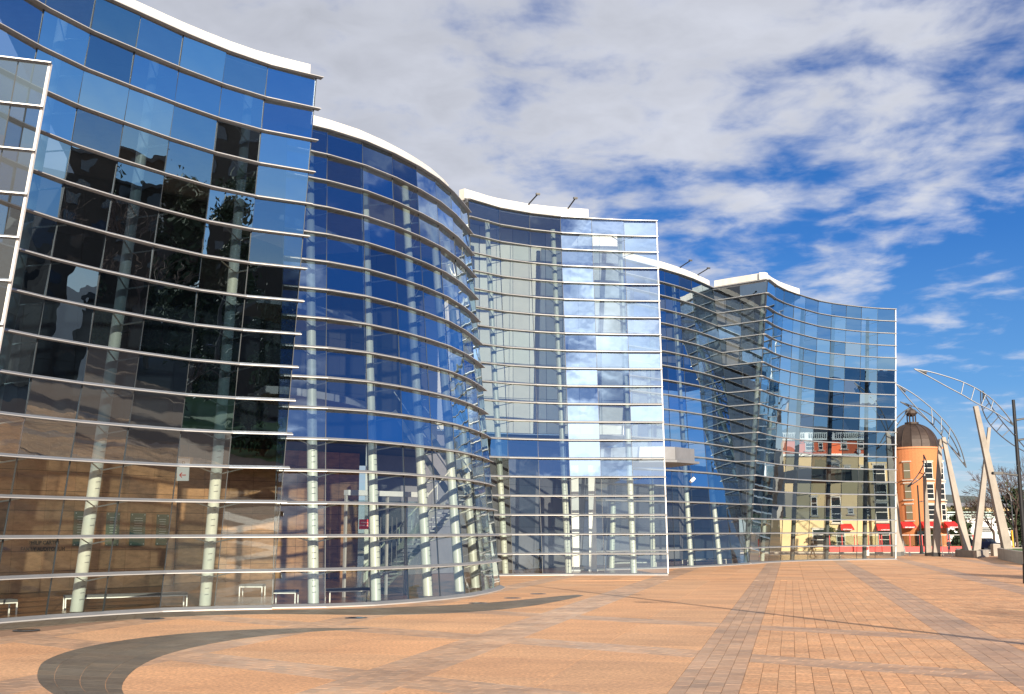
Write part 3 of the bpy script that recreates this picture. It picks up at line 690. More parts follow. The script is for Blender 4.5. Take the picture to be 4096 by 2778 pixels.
# ---- glass entrance doors behind the convex wall
t = thing('entrance_doors', 'double glass entrance doors with long steel handles behind the convex wall', 'doors')
Dd = 47.5
p0, p1 = lev(1375, 2390, 0), lev(1700, 2372, 0)
dd = (p1-p0).normalized(); Ld = (p1-p0).length; fd = Vector((dd.y, -dd.x, 0))
for s in (0.0, 0.3, 0.5, 0.74, 1.0):
    bm = newbm(); q = p0+dd*Ld*s; box(bm, (q.x, q.y, 2.1), (0.09, 0.12, 4.2), math.atan2(dd.y, dd.x)); obj('door_post', bm, M_alu, t)
for i, (s0, s1) in enumerate(((0.0, 0.3), (0.3, 0.5), (0.5, 0.74), (0.74, 1.0))):
    q = p0+dd*Ld*(s0+s1)/2; bm = newbm(); box(bm, (q.x, q.y, 2.02), (Ld*(s1-s0)-0.12, 0.02, 3.96), math.atan2(dd.y, dd.x)); obj('door_leaf', bm, M_clear, t)
q = p0+dd*Ld*0.5; bm = newbm(); box(bm, (q.x, q.y, 4.3), (Ld, 0.3, 0.22), math.atan2(dd.y, dd.x)); obj('door_header', bm, M_fasc, t)
for s in (0.46, 0.54, 0.40, 0.60):
    q = p0+dd*Ld*s+fd*0.12; bm = newbm(); seg(bm, (q.x, q.y, 0.95), (q.x, q.y, 3.3), 0.02, n=8); obj('door_handle', bm, M_steel, t)
# red notice
c = at(1463, 2098, 45.4)
t = thing('red_notice', 'red notice on the glass asking visitors to use the other doors', 'sign', c)
bm = newbm(); box(bm, (0, 0, 0), (0.54, 0.01, 0.40)); obj('board', bm, M_redp, t)
for s, z in (('PLEASE USE', 0.07), ('OTHER DOORS', -0.05)):
    me = text_mesh(s, 0.075, 0.002, True); me.transform(Matrix.Translation((0, -0.008, z)) @ Matrix.Rotation(math.pi/2, 4, 'X')); obj('letters', me, M_wletter, t)
# stair behind
t = thing('staircase', 'steel staircase with white rails rising behind the convex wall', 'staircase')
a, b = Vector((-6.6, 53.0, 0.02)), Vector((-2.4, 50.6, 4.4)); ns = 22; dh = (b-a)
sd = Vector((dh.y, -dh.x, 0)).normalized()
bm = newbm()
for i in range(ns): q = a+dh*((i+0.5)/ns); box(bm, q, (0.32, 1.5, 0.05), math.atan2(dh.y, dh.x))
tag(obj('treads', bm, M_fasc, t), kind='stuff')
for sgn in (-1, 1):
    bm = newbm(); barq(bm, a+sd*0.8*sgn, b+sd*0.8*sgn, 0.28, 0.05); obj('stringer', bm, M_alu, t)
    bm = newbm(); seg(bm, a+sd*0.8*sgn+Vector((0, 0, 1)), b+sd*0.8*sgn+Vector((0, 0, 1)), 0.03)
    for k in range(8): q = a+dh*(k/7)+sd*0.8*sgn; seg(bm, q, q+Vector((0, 0, 1)), 0.015)
    obj('handrail', bm, M_wpaint, t)
a2, b2 = Vector((-2.4, 50.6, 4.4)), Vector((-5.6, 56.5, 8.8))
for sgn in (-0.5, 0.5):
    bm = newbm(); barq(bm, a2+Vector((sgn, 0, 0)), b2+Vector((sgn, 0, 0)), 0.28, 0.05); obj('stringer', bm, M_alu, t)
    bm = newbm(); seg(bm, a2+Vector((sgn, 0, 1)), b2+Vector((sgn, 0, 1)), 0.03); obj('handrail', bm, M_wpaint, t)
# inner floor edges (mezzanines) seen as pale horizontal edges
for key, us, d, zs in (('W2', frange(0.2, 6.0, 8), 5.0, (8.6, 12.6, 16.6)), ):
    for z in zs:
        fr = off(key, us, d, z/RH); bk = off(key, us, d+3.2, z/RH); bm = newbm()
        for i in range(len(fr)-1): prism(bm, [fr[i], fr[i+1], bk[i+1], bk[i]], z-0.16, z+0.16)
        obj('mezzanine_edge', bm, M_panel and mat('mezzanine_grey', (0.28, 0.28, 0.3), 0.6), gal)
# white pillars inside the middle wall
for px, lab in ((2303, 'square white pillar inside the middle wall, left one of two'), (2372, 'square white pillar inside the middle wall, right one of two'), (1475, 'square white pillar near the staircase')):
    p = lev(px, 2286, 0.0) if px > 2000 else lev(px, 2340, 0)
    t = thing('pillar', lab, 'pillar', (p.x, p.y, 0.012), group='square white pillars inside the hall')
    bm = newbm(); box(bm, (0, 0, 3.6), (0.5, 0.5, 7.2)); obj('shaft', bm, M_wpaint, t); bm = newbm(); box(bm, (0, 0, 0.06), (0.62, 0.62, 0.12)); obj('foot', bm, M_fasc, t)

# ---- entrance canopy passing through the middle wall
t = thing('entrance_canopy', 'pale panelled entrance canopy with pointed tip between middle and deep blue walls', 'canopy')
pA = at(2395, 1800, 77.0); pB = at(2655, 1810, 78.5); pC = at(2765, 1832, 79.0)
z1 = 8.35; z0 = 7.35
cont = [Vector((pA.x, 75.5)), Vector((at(2655, 1800, 74.5).x, 74.5)), Vector((at(2700, 1800, 74.8).x, 74.8)), Vector((at(2775, 1800, 76.8).x, 76.8)), Vector((11.6, 81.0)), Vector((6.2, 80.2))]
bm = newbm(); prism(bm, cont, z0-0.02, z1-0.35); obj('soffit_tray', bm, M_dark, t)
nP = 5
a, b = cont[0], cont[1]
for i in range(nP):
    s0, s1 = a.lerp(b, i/nP), a.lerp(b, (i+1)/nP); bm = newbm(); prism(bm, [s0+Vector((0.01, -0.06)), s1+Vector((-0.01, -0.06)), s1+Vector((-0.01, -0.01)), s0+Vector((0.01, -0.01))], z0+0.12, z1); obj('fascia_panel', bm, M_fasc, t)
for a, b in ((cont[1], cont[2]), (cont[2], cont[3])):
    d = (b-a).normalized(); nn = Vector((d.y, -d.x)); bm = newbm(); prism(bm, [a+nn*0.05+d*0.01, b+nn*0.05-d*0.01, b+nn*0.008-d*0.01, a+nn*0.008+d*0.01], z0+0.12, z1-0.02); obj('fascia_panel', bm, M_alu2, t)
bm = newbm(); prism(bm, [cont[0]+Vector((0, -0.12)), cont[1]+Vector((0.1, -0.12)), cont[2]+Vector((0.1, -0.1)), cont[3]+Vector((0.35, -0.1)), cont[4], cont[5]], z0-0.06, z0+0.1); obj('lower_lip', bm, M_alu2, t)
# security camera
c = at(2768, 1921, 76.6)
t = thing('security_camera', 'small cream security camera hanging below the canopy tip', 'camera', c)
bm = newbm(); barq(bm, (-0.12, -0.1, -0.12), (0.16, 0.1, 0.12), 0.2, 0.2); obj('housing', bm, M_wpaint, t)
bm = newbm(); seg(bm, (-0.02, 0, 0.1), (-0.05, 0, 0.75), 0.02); tube(bm, [(0, 0, 0.1), (0.15, 0, 0.3), (0.05, 0, 0.6)], 0.012); obj('mount', bm, M_black, t)
# second canopy deep inside the farthest wall
t = thing('inner_canopy', 'dark taupe boxed canopy seen through the farthest glass wall', 'canopy')
x0, x1 = at(3190, 1900, 113).x, at(3456, 1900, 113).x; zt, zb = at(3300, 1876, 113).z, at(3300, 1924, 113).z
for i in range(5):
    a = x0+(x1-x0)*i/5; b = x0+(x1-x0)*(i+1)/5; bm = newbm(); box(bm, ((a+b)/2, 113, (zt+zb)/2), (b-a-0.03, 0.1, zt-zb)); obj('fascia_panel', bm, mat('taupe_panel', (0.13, 0.115, 0.09), 0.6), t)
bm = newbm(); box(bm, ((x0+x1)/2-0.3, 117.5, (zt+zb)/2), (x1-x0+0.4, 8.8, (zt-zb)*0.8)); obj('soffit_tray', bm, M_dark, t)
t = thing('red_stand', 'red information stand inside the farthest wall', 'stand', (*lev(3046, 2228, 0).xy, 0.012))
bm = newbm(); box(bm, (0, 0, 0.05), (0.62, 0.5, 0.08)); box(bm, (0, 0, 0.55), (0.3, 0.25, 1.0)); obj('post', bm, M_redp, t)
bm = newbm(); box(bm, (0, 0, 1.45), (0.62, 0.2, 0.85)); obj('board', bm, M_redp, t)

# ---------------------------------------------------------------- wing sculptures
FEET = M_black
def post(bp, tp, w0, w1, D0, D1, t):
    a = lev(bp[0], bp[1], 0.0) if D0 is None else Vector((*at(bp[0], bp[1], D0).xy, 0.0))
    b = at(tp[0], tp[1], D1)
    dr = (b-a).normalized()
    bm = newbm(); barq(bm, a+dr*0.45, b, w0, w0*0.8, w1, w1*0.8); obj('leg', bm, M_conc, t)
    bm = newbm(); barq(bm, a+Vector((0, 0, -0.02)), a+dr*0.45, w0*1.04, w0*0.84); obj('foot', bm, FEET, t)
    return a, b
def wing(t, up, lo, D, dD, rungs, lab=None, r=0.06):
    "lens shaped truss: upper and lower chord as photo positions, standing D metres away and turned by dD over its length"
    n = 18
    def curve(pts):
        P = smoothc([Vector(p) for p in pts], 2); x0, x1 = P[0], P[-1]; L_ = (x1-x0).length
        return resample(P, n)
    def w3(q, side):
        f = max(0, min(1, (q-Vector(up[0])).length/(Vector(up[-1])-Vector(up[0])).length)); return at(q.x, q.y, D+dD*f+side)
    U = [w3(q, 0) for q in curve(up)]; Lo = [w3(q, 0) for q in curve(lo)]
    for nm, C in (('upper_chord', U), ('lower_chord', Lo)):
        bm = newbm(); tube(bm, C, r, 7); obj(nm, bm, M_steel, t)
    bm = newbm()
    for C in (U, Lo): pass
    seg(bm, U[0]+(U[0]-U[2])*0.02, U[2]*0.5+Lo[2]*0.5, 0.02, 0.14, 8); seg(bm, U[-1]+(U[-1]-U[-3])*0.02, U[-2]*0.5+Lo[-2]*0.5, 0.02, 0.14, 8)
    obj('tip', bm, M_steel, t)
    for f0, f1 in rungs:
        a = U[min(n, int(f0*n))].lerp(U[min(n, int(f0*n)+1)], f0*n % 1); b = Lo[min(n, int(f1*n))].lerp(Lo[min(n, int(f1*n)+1)], f1*n % 1)
        bm = newbm(); seg(bm, a, b, r*0.8, n=6); obj('rung', bm, M_steel, t)
def Z3(*p): return [(3500+x/1.7517, 1400+y/1.7517) for x, y in p]
def wsc(lab, bp, tp, w0, w1, D, up, lo, rungs, dD=0, D0=None):
    b0 = lev(bp[0], bp[1], 0.0)
    t = thing('wing_sculpture', lab, 'sculpture', (0, 0, 0), group='steel wing sculptures on leaning concrete legs')
    post(bp, tp, w0, w1, D0, D, t); wing(t, up, lo, D, dD, rungs)
    return t
wsc('tallest wing sculpture, its cream leg leaning left above the lawn planter', (4034, 2205), (3902, 1625), 0.86, 0.42, 110,
    Z3((275, 135), (380, 152), (480, 180), (620, 225), (755, 295), (850, 370), (920, 450), (978, 535)), Z3((275, 135), (400, 200), (520, 268), (632, 325), (700, 370), (830, 430), (905, 480), (978, 535)), [(0.43, 0.46), (0.53, 0.56), (0.64, 0.66), (0.72, 0.75)], D0=112)
wsc('wing sculpture with leg crossing behind the tallest one, wing cut by the right edge', (3902, 2226), (3957, 1711), 0.75, 0.30, 120,
    Z3((755, 288), (800, 375), (850, 450), (900, 515), (990, 615), (1075, 715)), Z3((740, 292), (742, 390), (780, 490), (830, 555), (900, 620), (985, 680), (1080, 730)), [(0.18, 0.22), (0.3, 0.34), (0.4, 0.43), (0.5, 0.53), (0.62, 0.62)], dD=4)
wsc('wing sculpture on the leg leaning left with the largest dark foot', (3874, 2229), (3773, 1750), 0.75, 0.38, 117,
    Z3((148, 240), (260, 300), (370, 385), (450, 460), (540, 560), (600, 680), (640, 825)), Z3((148, 240), (240, 350), (330, 450), (400, 520), (470, 600), (560, 720), (640, 825)), [(0.38, 0.5), (0.5, 0.62), (0.62, 0.72)])
wsc('wing sculpture on the leg leaning right beside the brick tower', (3744, 2227), (3760, 1757), 0.72, 0.32, 118.5,
    Z3((178, 365), (300, 405), (400, 460), (480, 540), (540, 620), (580, 700), (598, 750)), Z3((178, 365), (290, 430), (400, 520), (500, 640), (560, 710), (598, 750)), [(0.45, 0.5), (0.6, 0.65)], dD=2)
wsc('smallest wing sculpture with crescent wing in front of the brick tower', (3714, 2224), (3698, 1905), 0.62, 0.30, 121,
    Z3((340, 735), (365, 790), (360, 850), (320, 905), (228, 962)), Z3((340, 735), (345, 790), (325, 840), (285, 900), (228, 962)), [(0.3, 0.3), (0.5, 0.5), (0.7, 0.7)])
wsc('wing sculpture half behind the end of the farthest glass wall', (3584, 2226), (3551, 1722), 0.85, 0.42, 122,
    [(3418, 1531), (3470, 1572), (3515, 1625), (3545, 1680), (3562, 1765)], [(3418, 1531), (3452, 1580), (3500, 1640), (3535, 1700), (3562, 1765)], [(0.4, 0.4), (0.6, 0.6)])
wsc('wing sculpture whose steel tip rises out behind the farthest wall by the dome', (3606, 2224), (3560, 1780), 0.5, 0.3, 124,
    [(3647, 1627), (3610, 1650), (3575, 1685), (3540, 1740), (3505, 1800)], [(3647, 1627), (3612, 1670), (3585, 1705), (3550, 1760), (3505, 1800)], [(0.4, 0.4), (0.6, 0.6)])

# ---------------------------------------------------------------- street beyond
sheet('road', [(63, -40), (400, -40), (400, 400), (-60, 400), (-60, 131), (63, 131)], -0.10, M_asph)
sheet('road_cross', [(-60, 131.3), (400, 131.3), (400, 144), (-60, 144)], -0.09, M_asph)
bm = newbm(); prism(bm, [(-60, 131), (63, 131), (63, 131.3), (-60, 131.3)], -0.15, 0.0); tag(obj('kerb', bm, M_kerb), kind='structure')
bm = newbm(); prism(bm, [(-60, 144.2), (70, 144.2), (70, 175), (-60, 175)], -0.15, 0.02); tag(obj('footpath', bm, M_path), kind='structure')
bm = newbm(); prism(bm, [(-60, 143.9), (70.3, 143.9), (70.3, 144.2), (-60, 144.2)], -0.15, 0.03); tag(obj('kerb', bm, M_kerb), kind='structure')

# ---- brick corner tower with copper dome
TX, TY = at(3650, 1750, 155.5).x, 155.5
tw = thing('brick_tower_building', 'round orange brick corner building with brown copper dome', 'building', (TX, TY, 0))
r0 = 3.55; H = at(3650, 1794, 152).z
def cyl(bm, r, z0, z1, n=48, r2=None, mi=0):
    rr = bmesh.ops.create_cone(bm, cap_ends=True, segments=n, radius1=r, radius2=r if r2 is None else r2, depth=z1-z0, matrix=Matrix.Translation((0, 0, (z0+z1)/2)))
bm = newbm(); cyl(bm, r0, 0, H); obj('tower_wall', bm, M_brick, tw)
bm = newbm(); cyl(bm, r0+0.12, H, H+0.25); obj('cornice', bm, M_brick2, tw)
bm = newbm()
hd = at(3650, 1694, 152).z-H; nr = 10; ng = 16; rings = []
for k in range(nr+1):
    th = math.pi/2*k/nr; rr = (r0-0.15)*math.cos(th)**0.9 if k < nr else 0.5; rings.append([bm.verts.new((max(rr, 0.5)*math.cos(a), max(rr, 0.5)*math.sin(a), H+0.25+hd*math.sin(th))) for a in [2*math.pi*j/ng for j in range(ng)]])
for k in range(nr):
    for j in range(ng): bm.faces.new((rings[k][j], rings[k][(j+1) % ng], rings[k+1][(j+1) % ng], rings[k+1][j]))
obj('dome', bm, M_copper, tw)
for j in range(ng):
    a = 2*math.pi*j/ng; bm = newbm(); pts = []
    for k in range(nr+1):
        th = math.pi/2*k/nr; rr = max((r0-0.13)*math.cos(th)**0.9, 0.5); pts.append((rr*math.cos(a), rr*math.sin(a), H+0.26+hd*math.sin(th)))
    tube(bm, pts, 0.05, 5); obj('dome_rib', bm, M_copper, tw)
zc = H+0.25+hd
bm = newbm(); cyl(bm, 0.95, zc-0.05, zc+0.2, 16)
for j in range(8): a = 2*math.pi*j/8; seg(bm, (0.6*math.cos(a), 0.6*math.sin(a), zc+0.2), (0.6*math.cos(a), 0.6*math.sin(a), zc+1.45), 0.08)
cyl(bm, 0.85, zc+1.45, zc+1.6, 16); bmesh.ops.create_uvsphere(bm, u_segments=16, v_segments=8, radius=0.8, matrix=Matrix.Translation((0, 0, zc+1.6)) @ Matrix.Diagonal((1, 1, 0.75, 1)))
seg(bm, (0, 0, zc+2.1), (0, 0, zc+2.6), 0.06, 0.02)
obj('cupola', bm, M_copper, tw)
# rectangular body to the right and behind
bx0, bx1 = at(3735, 1990, 153).x-TX, at(3792, 2185, 153).x-TX
bm = newbm(); box(bm, ((bx0+bx1)/2, 4.5, H/2), (bx1-bx0, 14, H)); obj('side_wall', bm, M_brick2, tw)
bm = newbm(); box(bm, ((bx0+bx1)/2, 4.5, H+0.12), (bx1-bx0+0.3, 14.3, 0.24)); obj('parapet', bm, M_brick2, tw)
def zat(y, D=152): return at(3650, y, D).z
def window(parent, M, w, h, blind=False, bars=1, sill=True, fm=None):
    bm = newbm(); box(bm, (0, 0.02, 0), (w+0.14, 0.12, h+0.14)); o = obj('window_frame', bm, fm or M_wpaint, parent); o.matrix_local = M
    bm = newbm(); box(bm, (0, -0.05, 0), (w, 0.04, h)); obj('window_pane', bm, M_blind if blind else M_win, o)
    bm = newbm()
    for k in range(bars): box(bm, (0, -0.085, -h/2+h*(k+1)/(bars+1)), (w, 0.03, 0.06))
    obj('glazing_bar', bm, M_wpaint, o)
    if sill: bm = newbm(); box(bm, (0, -0.1, -h/2-0.2), (w+0.5, 0.25, 0.14)); box(bm, (0, -0.06, h/2+0.2), (w+0.4, 0.16, 0.18)); obj('sill', bm, M_kerb, o)
    return o
rowsz = [(1848, 1918), (1934, 1998), (2018, 2082)]
for ya, yb in rowsz:
    z = (zat(ya)+zat(yb))/2; h = zat(ya)-zat(yb)
    for ang, bl in ((-36, True), (10, False)):
        th = R(ang-90); M = Matrix.Translation((r0*math.cos(th), r0*math.sin(th), z)) @ Matrix.Rotation(th+math.pi/2, 4, 'Z')
        window(tw, M, 0.85 if bl else 1.1, h-0.25, bl, 2 if not bl else 1, fm=M_brick if bl else None)
    M = Matrix.Translation((at(3775, 2050, 153).x-TX, -2.55, z)); window(tw, M, 0.5, h-0.1, False, 2)
bm = newbm(); box(bm, (-0.2, -3.0, 1.4), (2.6, 1.3, 2.6)); obj('shop_front', bm, M_win, tw)

# ---- cream restaurant building seen through the farthest wall
YB = 154.0
def X(px, D=YB): return at(px, 2100, D).x
def Zp(py, D=YB): return at(3350, py, D).z
cb_ = thing('restaurant_building', 'cream rendered restaurant building with orange top storey and slate roof', 'building', (0, 0, 0))
xl, xr = X(3120), X(3482); xr2 = X(3566)
zo0, zo1, zr0, zr1 = Zp(1822), Zp(1762), Zp(1742), Zp(1690)
bm = newbm(); prism(bm, [(xl, YB), (xr, YB), (xr, YB+12), (xl, YB+12)], 0, zo0); obj('wall', bm, M_cream, cb_)
bm = newbm(); prism(bm, [(xl, YB-0.01), (xr, YB-0.01), (xr, YB+11.9), (xl, YB+11.9)], zo0, zo1); obj('upper_wall', bm, M_orr, cb_)
bm = newbm(); prism(bm, [(xl, YB-0.35), (xr+0.2, YB-0.35), (xr+0.2, YB+12), (xl, YB+12)], zo0-0.15, zo0+0.2); prism(bm, [(xl, YB-0.4), (xr+0.2, YB-0.4), (xr+0.2, YB+12), (xl, YB+12)], zo1, zo1+0.25); obj('cornice', bm, M_wpaint, cb_)
bm = newbm()
nb = 44
for i in range(nb):
    xx = xl+(xr-xl)*(i+0.5)/nb; seg(bm, (xx, YB-0.2, zo1+0.25), (xx, YB-0.2, zo1+0.95), 0.06, 0.09, 6)
box(bm, ((xl+xr)/2, YB-0.2, zo1+1.0), (xr-xl, 0.2, 0.12))
for f_ in (0, 0.33, 0.62, 1): box(bm, (xl+(xr-xl)*f_, YB-0.2, zo1+0.6), (0.5, 0.3, 0.95))
obj('balustrade', bm, M_wpaint, cb_)
bm = newbm(); cx, cy = (xl+xr)/2, YB+6
vs = [bm.verts.new(p) for p in ((xl-0.5, YB+0.8, zr0), (xr+0.1, YB+0.8, zr0), (xr+0.1, YB+11, zr0), (xl-0.5, YB+11, zr0), (cx-2.5, cy, zr1), (cx+2, cy, zr1))]
for q in ((0, 1, 5, 4), (1, 2, 5), (2, 3, 4, 5), (3, 0, 4), (3, 2, 1, 0)): bm.faces.new([vs[i] for i in q])
obj('roof', bm, M_slate, cb_)
bm = newbm(); prism(bm, [(xr, YB-0.6), (xr2, YB-0.6), (xr2, YB+10), (xr, YB+10)], 0, Zp(1850)); obj('bay_wall', bm, M_cream, cb_)
def wn_front(px0, px1, py0, py1, yy=YB, blind=False, bars=1, parent=None):
    x0, x1, z0, z1 = X(px0, yy), X(px1, yy), Zp(py1, yy), Zp(py0, yy)
    return window(parent or cb_, Matrix.Translation(((x0+x1)/2, yy-0.04, (z0+z1)/2)), x1-x0, z1-z0, blind, bars)
for q in ((3238, 3268, 1774, 1800), (3291, 3304, 1774, 1798), (3381, 3402, 1768, 1794), (3448, 3470, 1768, 1792)): wn_front(*q)
for q in ((3396, 3414, 2036, 2054), (3391, 3410, 1868, 1882), (3460, 3476, 1949, 1970), (3454, 3474, 1868, 1888), (3466, 3478, 2030, 2058), (3250, 3270, 1990, 2060), (3330, 3364, 1990, 2090), (3330, 3368, 1856, 1872), (3345, 3375, 2125, 2190), (3250, 3300, 2120, 2180)): wn_front(*q, bars=2)
for q in ((3505, 3550, 1862, 1930), (3506, 3552, 1940, 2000), (3506, 3552, 2014, 2086), (3510, 3555, 2125, 2195)): wn_front(*q, yy=YB-0.6, bars=1)
bm = newbm(); xa = X(3347); 
for j in range(12):
    a0_, a1_ = math.pi*j/12, math.pi*(j+1)/12; seg(bm, (xa+0.85*math.cos(a0_), YB-0.1, Zp(1856)+0.6*math.sin(a0_)), (xa+0.85*math.cos(a1_), YB-0.1, Zp(1856)+0.6*math.sin(a1_)), 0.06)
obj('arch_moulding', bm, M_slate, cb_)
bm = newbm(); seg(bm, (X(3446), YB-0.3, Zp(1812)), (X(3446), YB-0.5, Zp(1805)), 0.05); bmesh.ops.create_cone(bm, cap_ends=True, segments=14, radius1=0.32, radius2=0.28, depth=0.08, matrix=Matrix.Translation((X(3446), YB-0.6, Zp(1808))) @ Matrix.Rotation(R(70), 4, 'X')); obj('satellite_dish', bm, M_fasc, cb_)
def awning(x0, x1, z0, z1, yy, depth, label, word=None, parent=None):
    t = thing('awning', label, 'awning', ((x0+x1)/2, yy, z0), group='red restaurant awnings')
    w = x1-x0; h = z1-z0; bm = newbm()
    v = [bm.verts.new(p) for p in ((-w/2, 0, h), (w/2, 0, h), (w/2+0.1, -depth, h*0.22), (-w/2-0.1, -depth, h*0.22), (-w/2-0.1, -depth, 0), (w/2+0.1, -depth, 0), (-w/2, 0, 0), (w/2, 0, 0))]
    for q in ((0, 1, 2, 3), (3, 2, 5, 4), (0, 3, 4, 6), (1, 7, 5, 2)): bm.faces.new([v[i] for i in q])
    obj('canvas', bm, M_red, t)
    bm = newbm(); seg(bm, (-w/2, -0.05, h-0.05), (-w/2, -depth, 0.1), 0.025); seg(bm, (w/2, -0.05, h-0.05), (w/2, -depth, 0.1), 0.025); obj('awning_frame', bm, M_steel, t)
    if word:
        me = text_mesh(word, min(0.34, w/len(word)*1.25), 0.003, True); me.transform(Matrix.Translation((0, -depth-0.012, h*0.11)) @ Matrix.Rotation(math.pi/2, 4, 'X')); obj('letters', me, M_wletter, t)
awning(X(3357), X(3404), Zp(2122), Zp(2096), YB-0.1, 1.0, 'red awning over the dark doorway of the cream building', 'RESTAURANT')
awning(X(3497), X(3562), Zp(2124), Zp(2097), YB-0.7, 1.0, 'red awning over the tall bay, just left of the glass wall edge', 'Asi RESTAURANT')
awning(X(3588), X(3636), Zp(2114), Zp(2089), 152.6, 1.2, 'red awning right beside the glass wall edge on the brick tower', 'RESTAURANT')
awning(X(3662), X(3729), Zp(2114), Zp(2088), 152.0, 1.3, 'red awning in the middle of the brick tower', 'RESTAURANT')
awning(X(3758), X(3800), Zp(2114), Zp(2088), 152.4, 1.6, 'red awning at the right corner of the brick tower', 'RESTAURANT')

# ---- street terrace barrier
def barrier(x0, x1, yy, label):
    t = thing('terrace_barrier', label, 'barrier', (x0, yy, 0.02), group='red planter barriers of the restaurant terrace'); w = x1-x0
    bm = newbm(); box(bm, (w/2, 0, 0.34), (w-0.04, 0.5, 0.66)); bmesh.ops.bevel(bm, geom=bm.edges[:], offset=0.02, segments=1); obj('planter_box', bm, M_redp, t)
    for f_ in (0.04, 0.5, 0.96):
        bm = newbm(); box(bm, (w*f_, 0, 1.35), (0.09, 0.09, 1.7)); obj('upright', bm, M_redp, t)
    bm = newbm(); box(bm, (w/2, 0, 2.17), (w*0.9, 0.05, 0.06)); obj('top_rail', bm, M_alu, t)
    bm = newbm(); box(bm, (w/2, 0, 1.45), (w*0.88, 0.015, 1.3)); obj('glass_screen', bm, M_clear, t)
    bm = newbm()
    for k in range(26):
        c = Vector((random.uniform(0.15, w-0.15), random.uniform(-0.15, 0.15), 0.72+random.uniform(-0.02, 0.16))); bmesh.ops.create_icosphere(bm, subdivisions=1, radius=random.uniform(0.05, 0.13), matrix=Matrix.Translation(c))
    tag(obj('planting', bm, M_leafo, t), kind='stuff')
bn = ['first red terrace barrier in front of the cream building doorway', 'red terrace barrier just left of the end of the glass wall', 'red terrace barrier beside the dark lamp post', 'red terrace barrier between lamp post and wing legs', 'red terrace barrier behind the standing man', 'last red terrace barrier at the right, behind the big dark foot']
ed = [3310, 3420, 3520, 3592, 3680, 3790, 3893]
for i in range(6): barrier(X(ed[i], 148.4)+0.03, X(ed[i+1], 148.4)-0.03, 148.4, bn[i])

# ---- lamp posts
def lamp(bpt, top, D, label, arms, r=0.12, matl=M_greenb):
    b = Vector((*at(bpt[0], 2100, D).xy, 0)); h = at(top[0], top[1], D).z
    t = thing('street_lamp', label, 'street lamp', b)
    bm = newbm(); seg(bm, (0, 0, 0), (0, 0, h), r, r*0.62, 12); obj('pole', bm, matl, t)
    bm = newbm(); seg(bm, (0, 0, 0), (0, 0, min(1.0, h*.12)), r*1.7, r*1.3, 12); obj('base', bm, matl, t)
    for z, dxx, l in arms:
        bm = newbm(); seg(bm, (0, 0, z), (dxx*l*0.65, 0, z+0.12), 0.06, 0.04); obj('arm', bm, matl, t)
        bm = newbm(); box(bm, (dxx*l*0.82, 0, z+0.12), (l*0.42, 0.28, 0.14)); bmesh.ops.bevel(bm, geom=bm.edges[:], offset=0.05, segments=2); obj('lamp_head', bm, matl, t)
    return t
hR = at(4080, 1600, 57.5).z
lamp((4092, 0), (4080, 1600), 57.5, 'tall black lamp post with several arms at the right edge of the picture', [(at(4000, 1903, 57.5).z, -1, 1.35), (at(4000, 1762, 57.5).z, 1, 1.3), (at(4000, 1682, 57.5).z, 1, 1.1)], r=0.13, matl=M_black)
lamp((3680, 0), (3663, 1942), 136, 'dark slim lamp post in front of the brick tower', [(at(3663, 2010, 136).z, 1, 0.5)], r=0.14)
t = thing('street_lamp', 'thin grey street lamp with long curved arm among the bare trees', 'street lamp', (*at(4052, 2100, 150).xy, 0))
h_ = at(4040, 1975, 150).z; bm = newbm(); seg(bm, (0, 0, 0), (0, 0, h_-1), 0.1, 0.07); tube(bm, smoothc([Vector((0, 0, h_-1)), Vector((-0.1, 0, h_)), Vector((-1.2, 0, h_+0.6)), Vector((-3.2, 0, h_+0.9))], 2), 0.06); obj('pole', bm, M_steel, t)
bm = newbm(); box(bm, (-3.5, 0, h_+0.88), (0.8, 0.25, 0.12)); obj('lamp_head', bm, M_steel, t)
# mast out of the picture at the right whose long shadow crosses the plaza
t = thing('light_mast', 'tall dark light mast beside the plaza, casting the long thin shadow', 'light mast', (13.75, 22.6, 0))
bm = newbm(); seg(bm, (0, 0, 0), (0, 0, 12.4), 0.17, 0.10, 12); obj('pole', bm, M_black, t)
bm = newbm(); seg(bm, (0, 0, 0), (0, 0, 0.5), 0.25, 0.2, 12); obj('base', bm, M_black, t)
for z, s in ((7.2, -1), (9.0, 1)):
    bm = newbm(); seg(bm, (0, 0, z), (s*0.8, 0, z+0.1), 0.05); box(bm, (s*1.05, 0, z+0.1), (0.6, 0.3, 0.12)); obj('lamp_head', bm, M_black, t)

# ---- small street things
def simple_post(px0, py0, px1, py1, D, r, m, lab, name, cat, group=None):
    a = Vector((*at(px0, py0, D).xy, 0.0)); b = at(px1, py1, D)
    t = thing(name, lab, cat, a, group=group); bm = newbm(); seg(bm, (0, 0, 0.04), b-a, r, r*0.85, 10); obj('shaft', bm, m, t)
    bm = newbm(); seg(bm, (0, 0, 0), (0, 0, 0.05), r*1.8, r*1.5, 10); obj('base', bm, m, t)
simple_post(4054, 2190, 4047, 2122, 128, 0.10, M_yel, 'leaning yellow marker post behind the lawn planter', 'marker_post', 'post')
simple_post(3770, 2222, 3764, 2140, 122, 0.05, M_steel, 'thin grey pole standing between two wing legs', 'thin_pole', 'pole')
simple_post(3640, 2223, 3639, 2209, 124, 0.07, M_sign, 'short pale bollard beside the glass wall end', 'bollard', 'bollard', 'short pale bollards')
simple_post(3811, 2223, 3811, 2210, 124, 0.07, M_sign, 'short pale bollard below the standing man', 'bollard', 'bollard', 'short pale bollards')
t = thing('sandwich_board', 'white sandwich board with a red top seen through the farthest wall', 'sign board', (*lev(3464, 2224, 0).xy, 0.012))
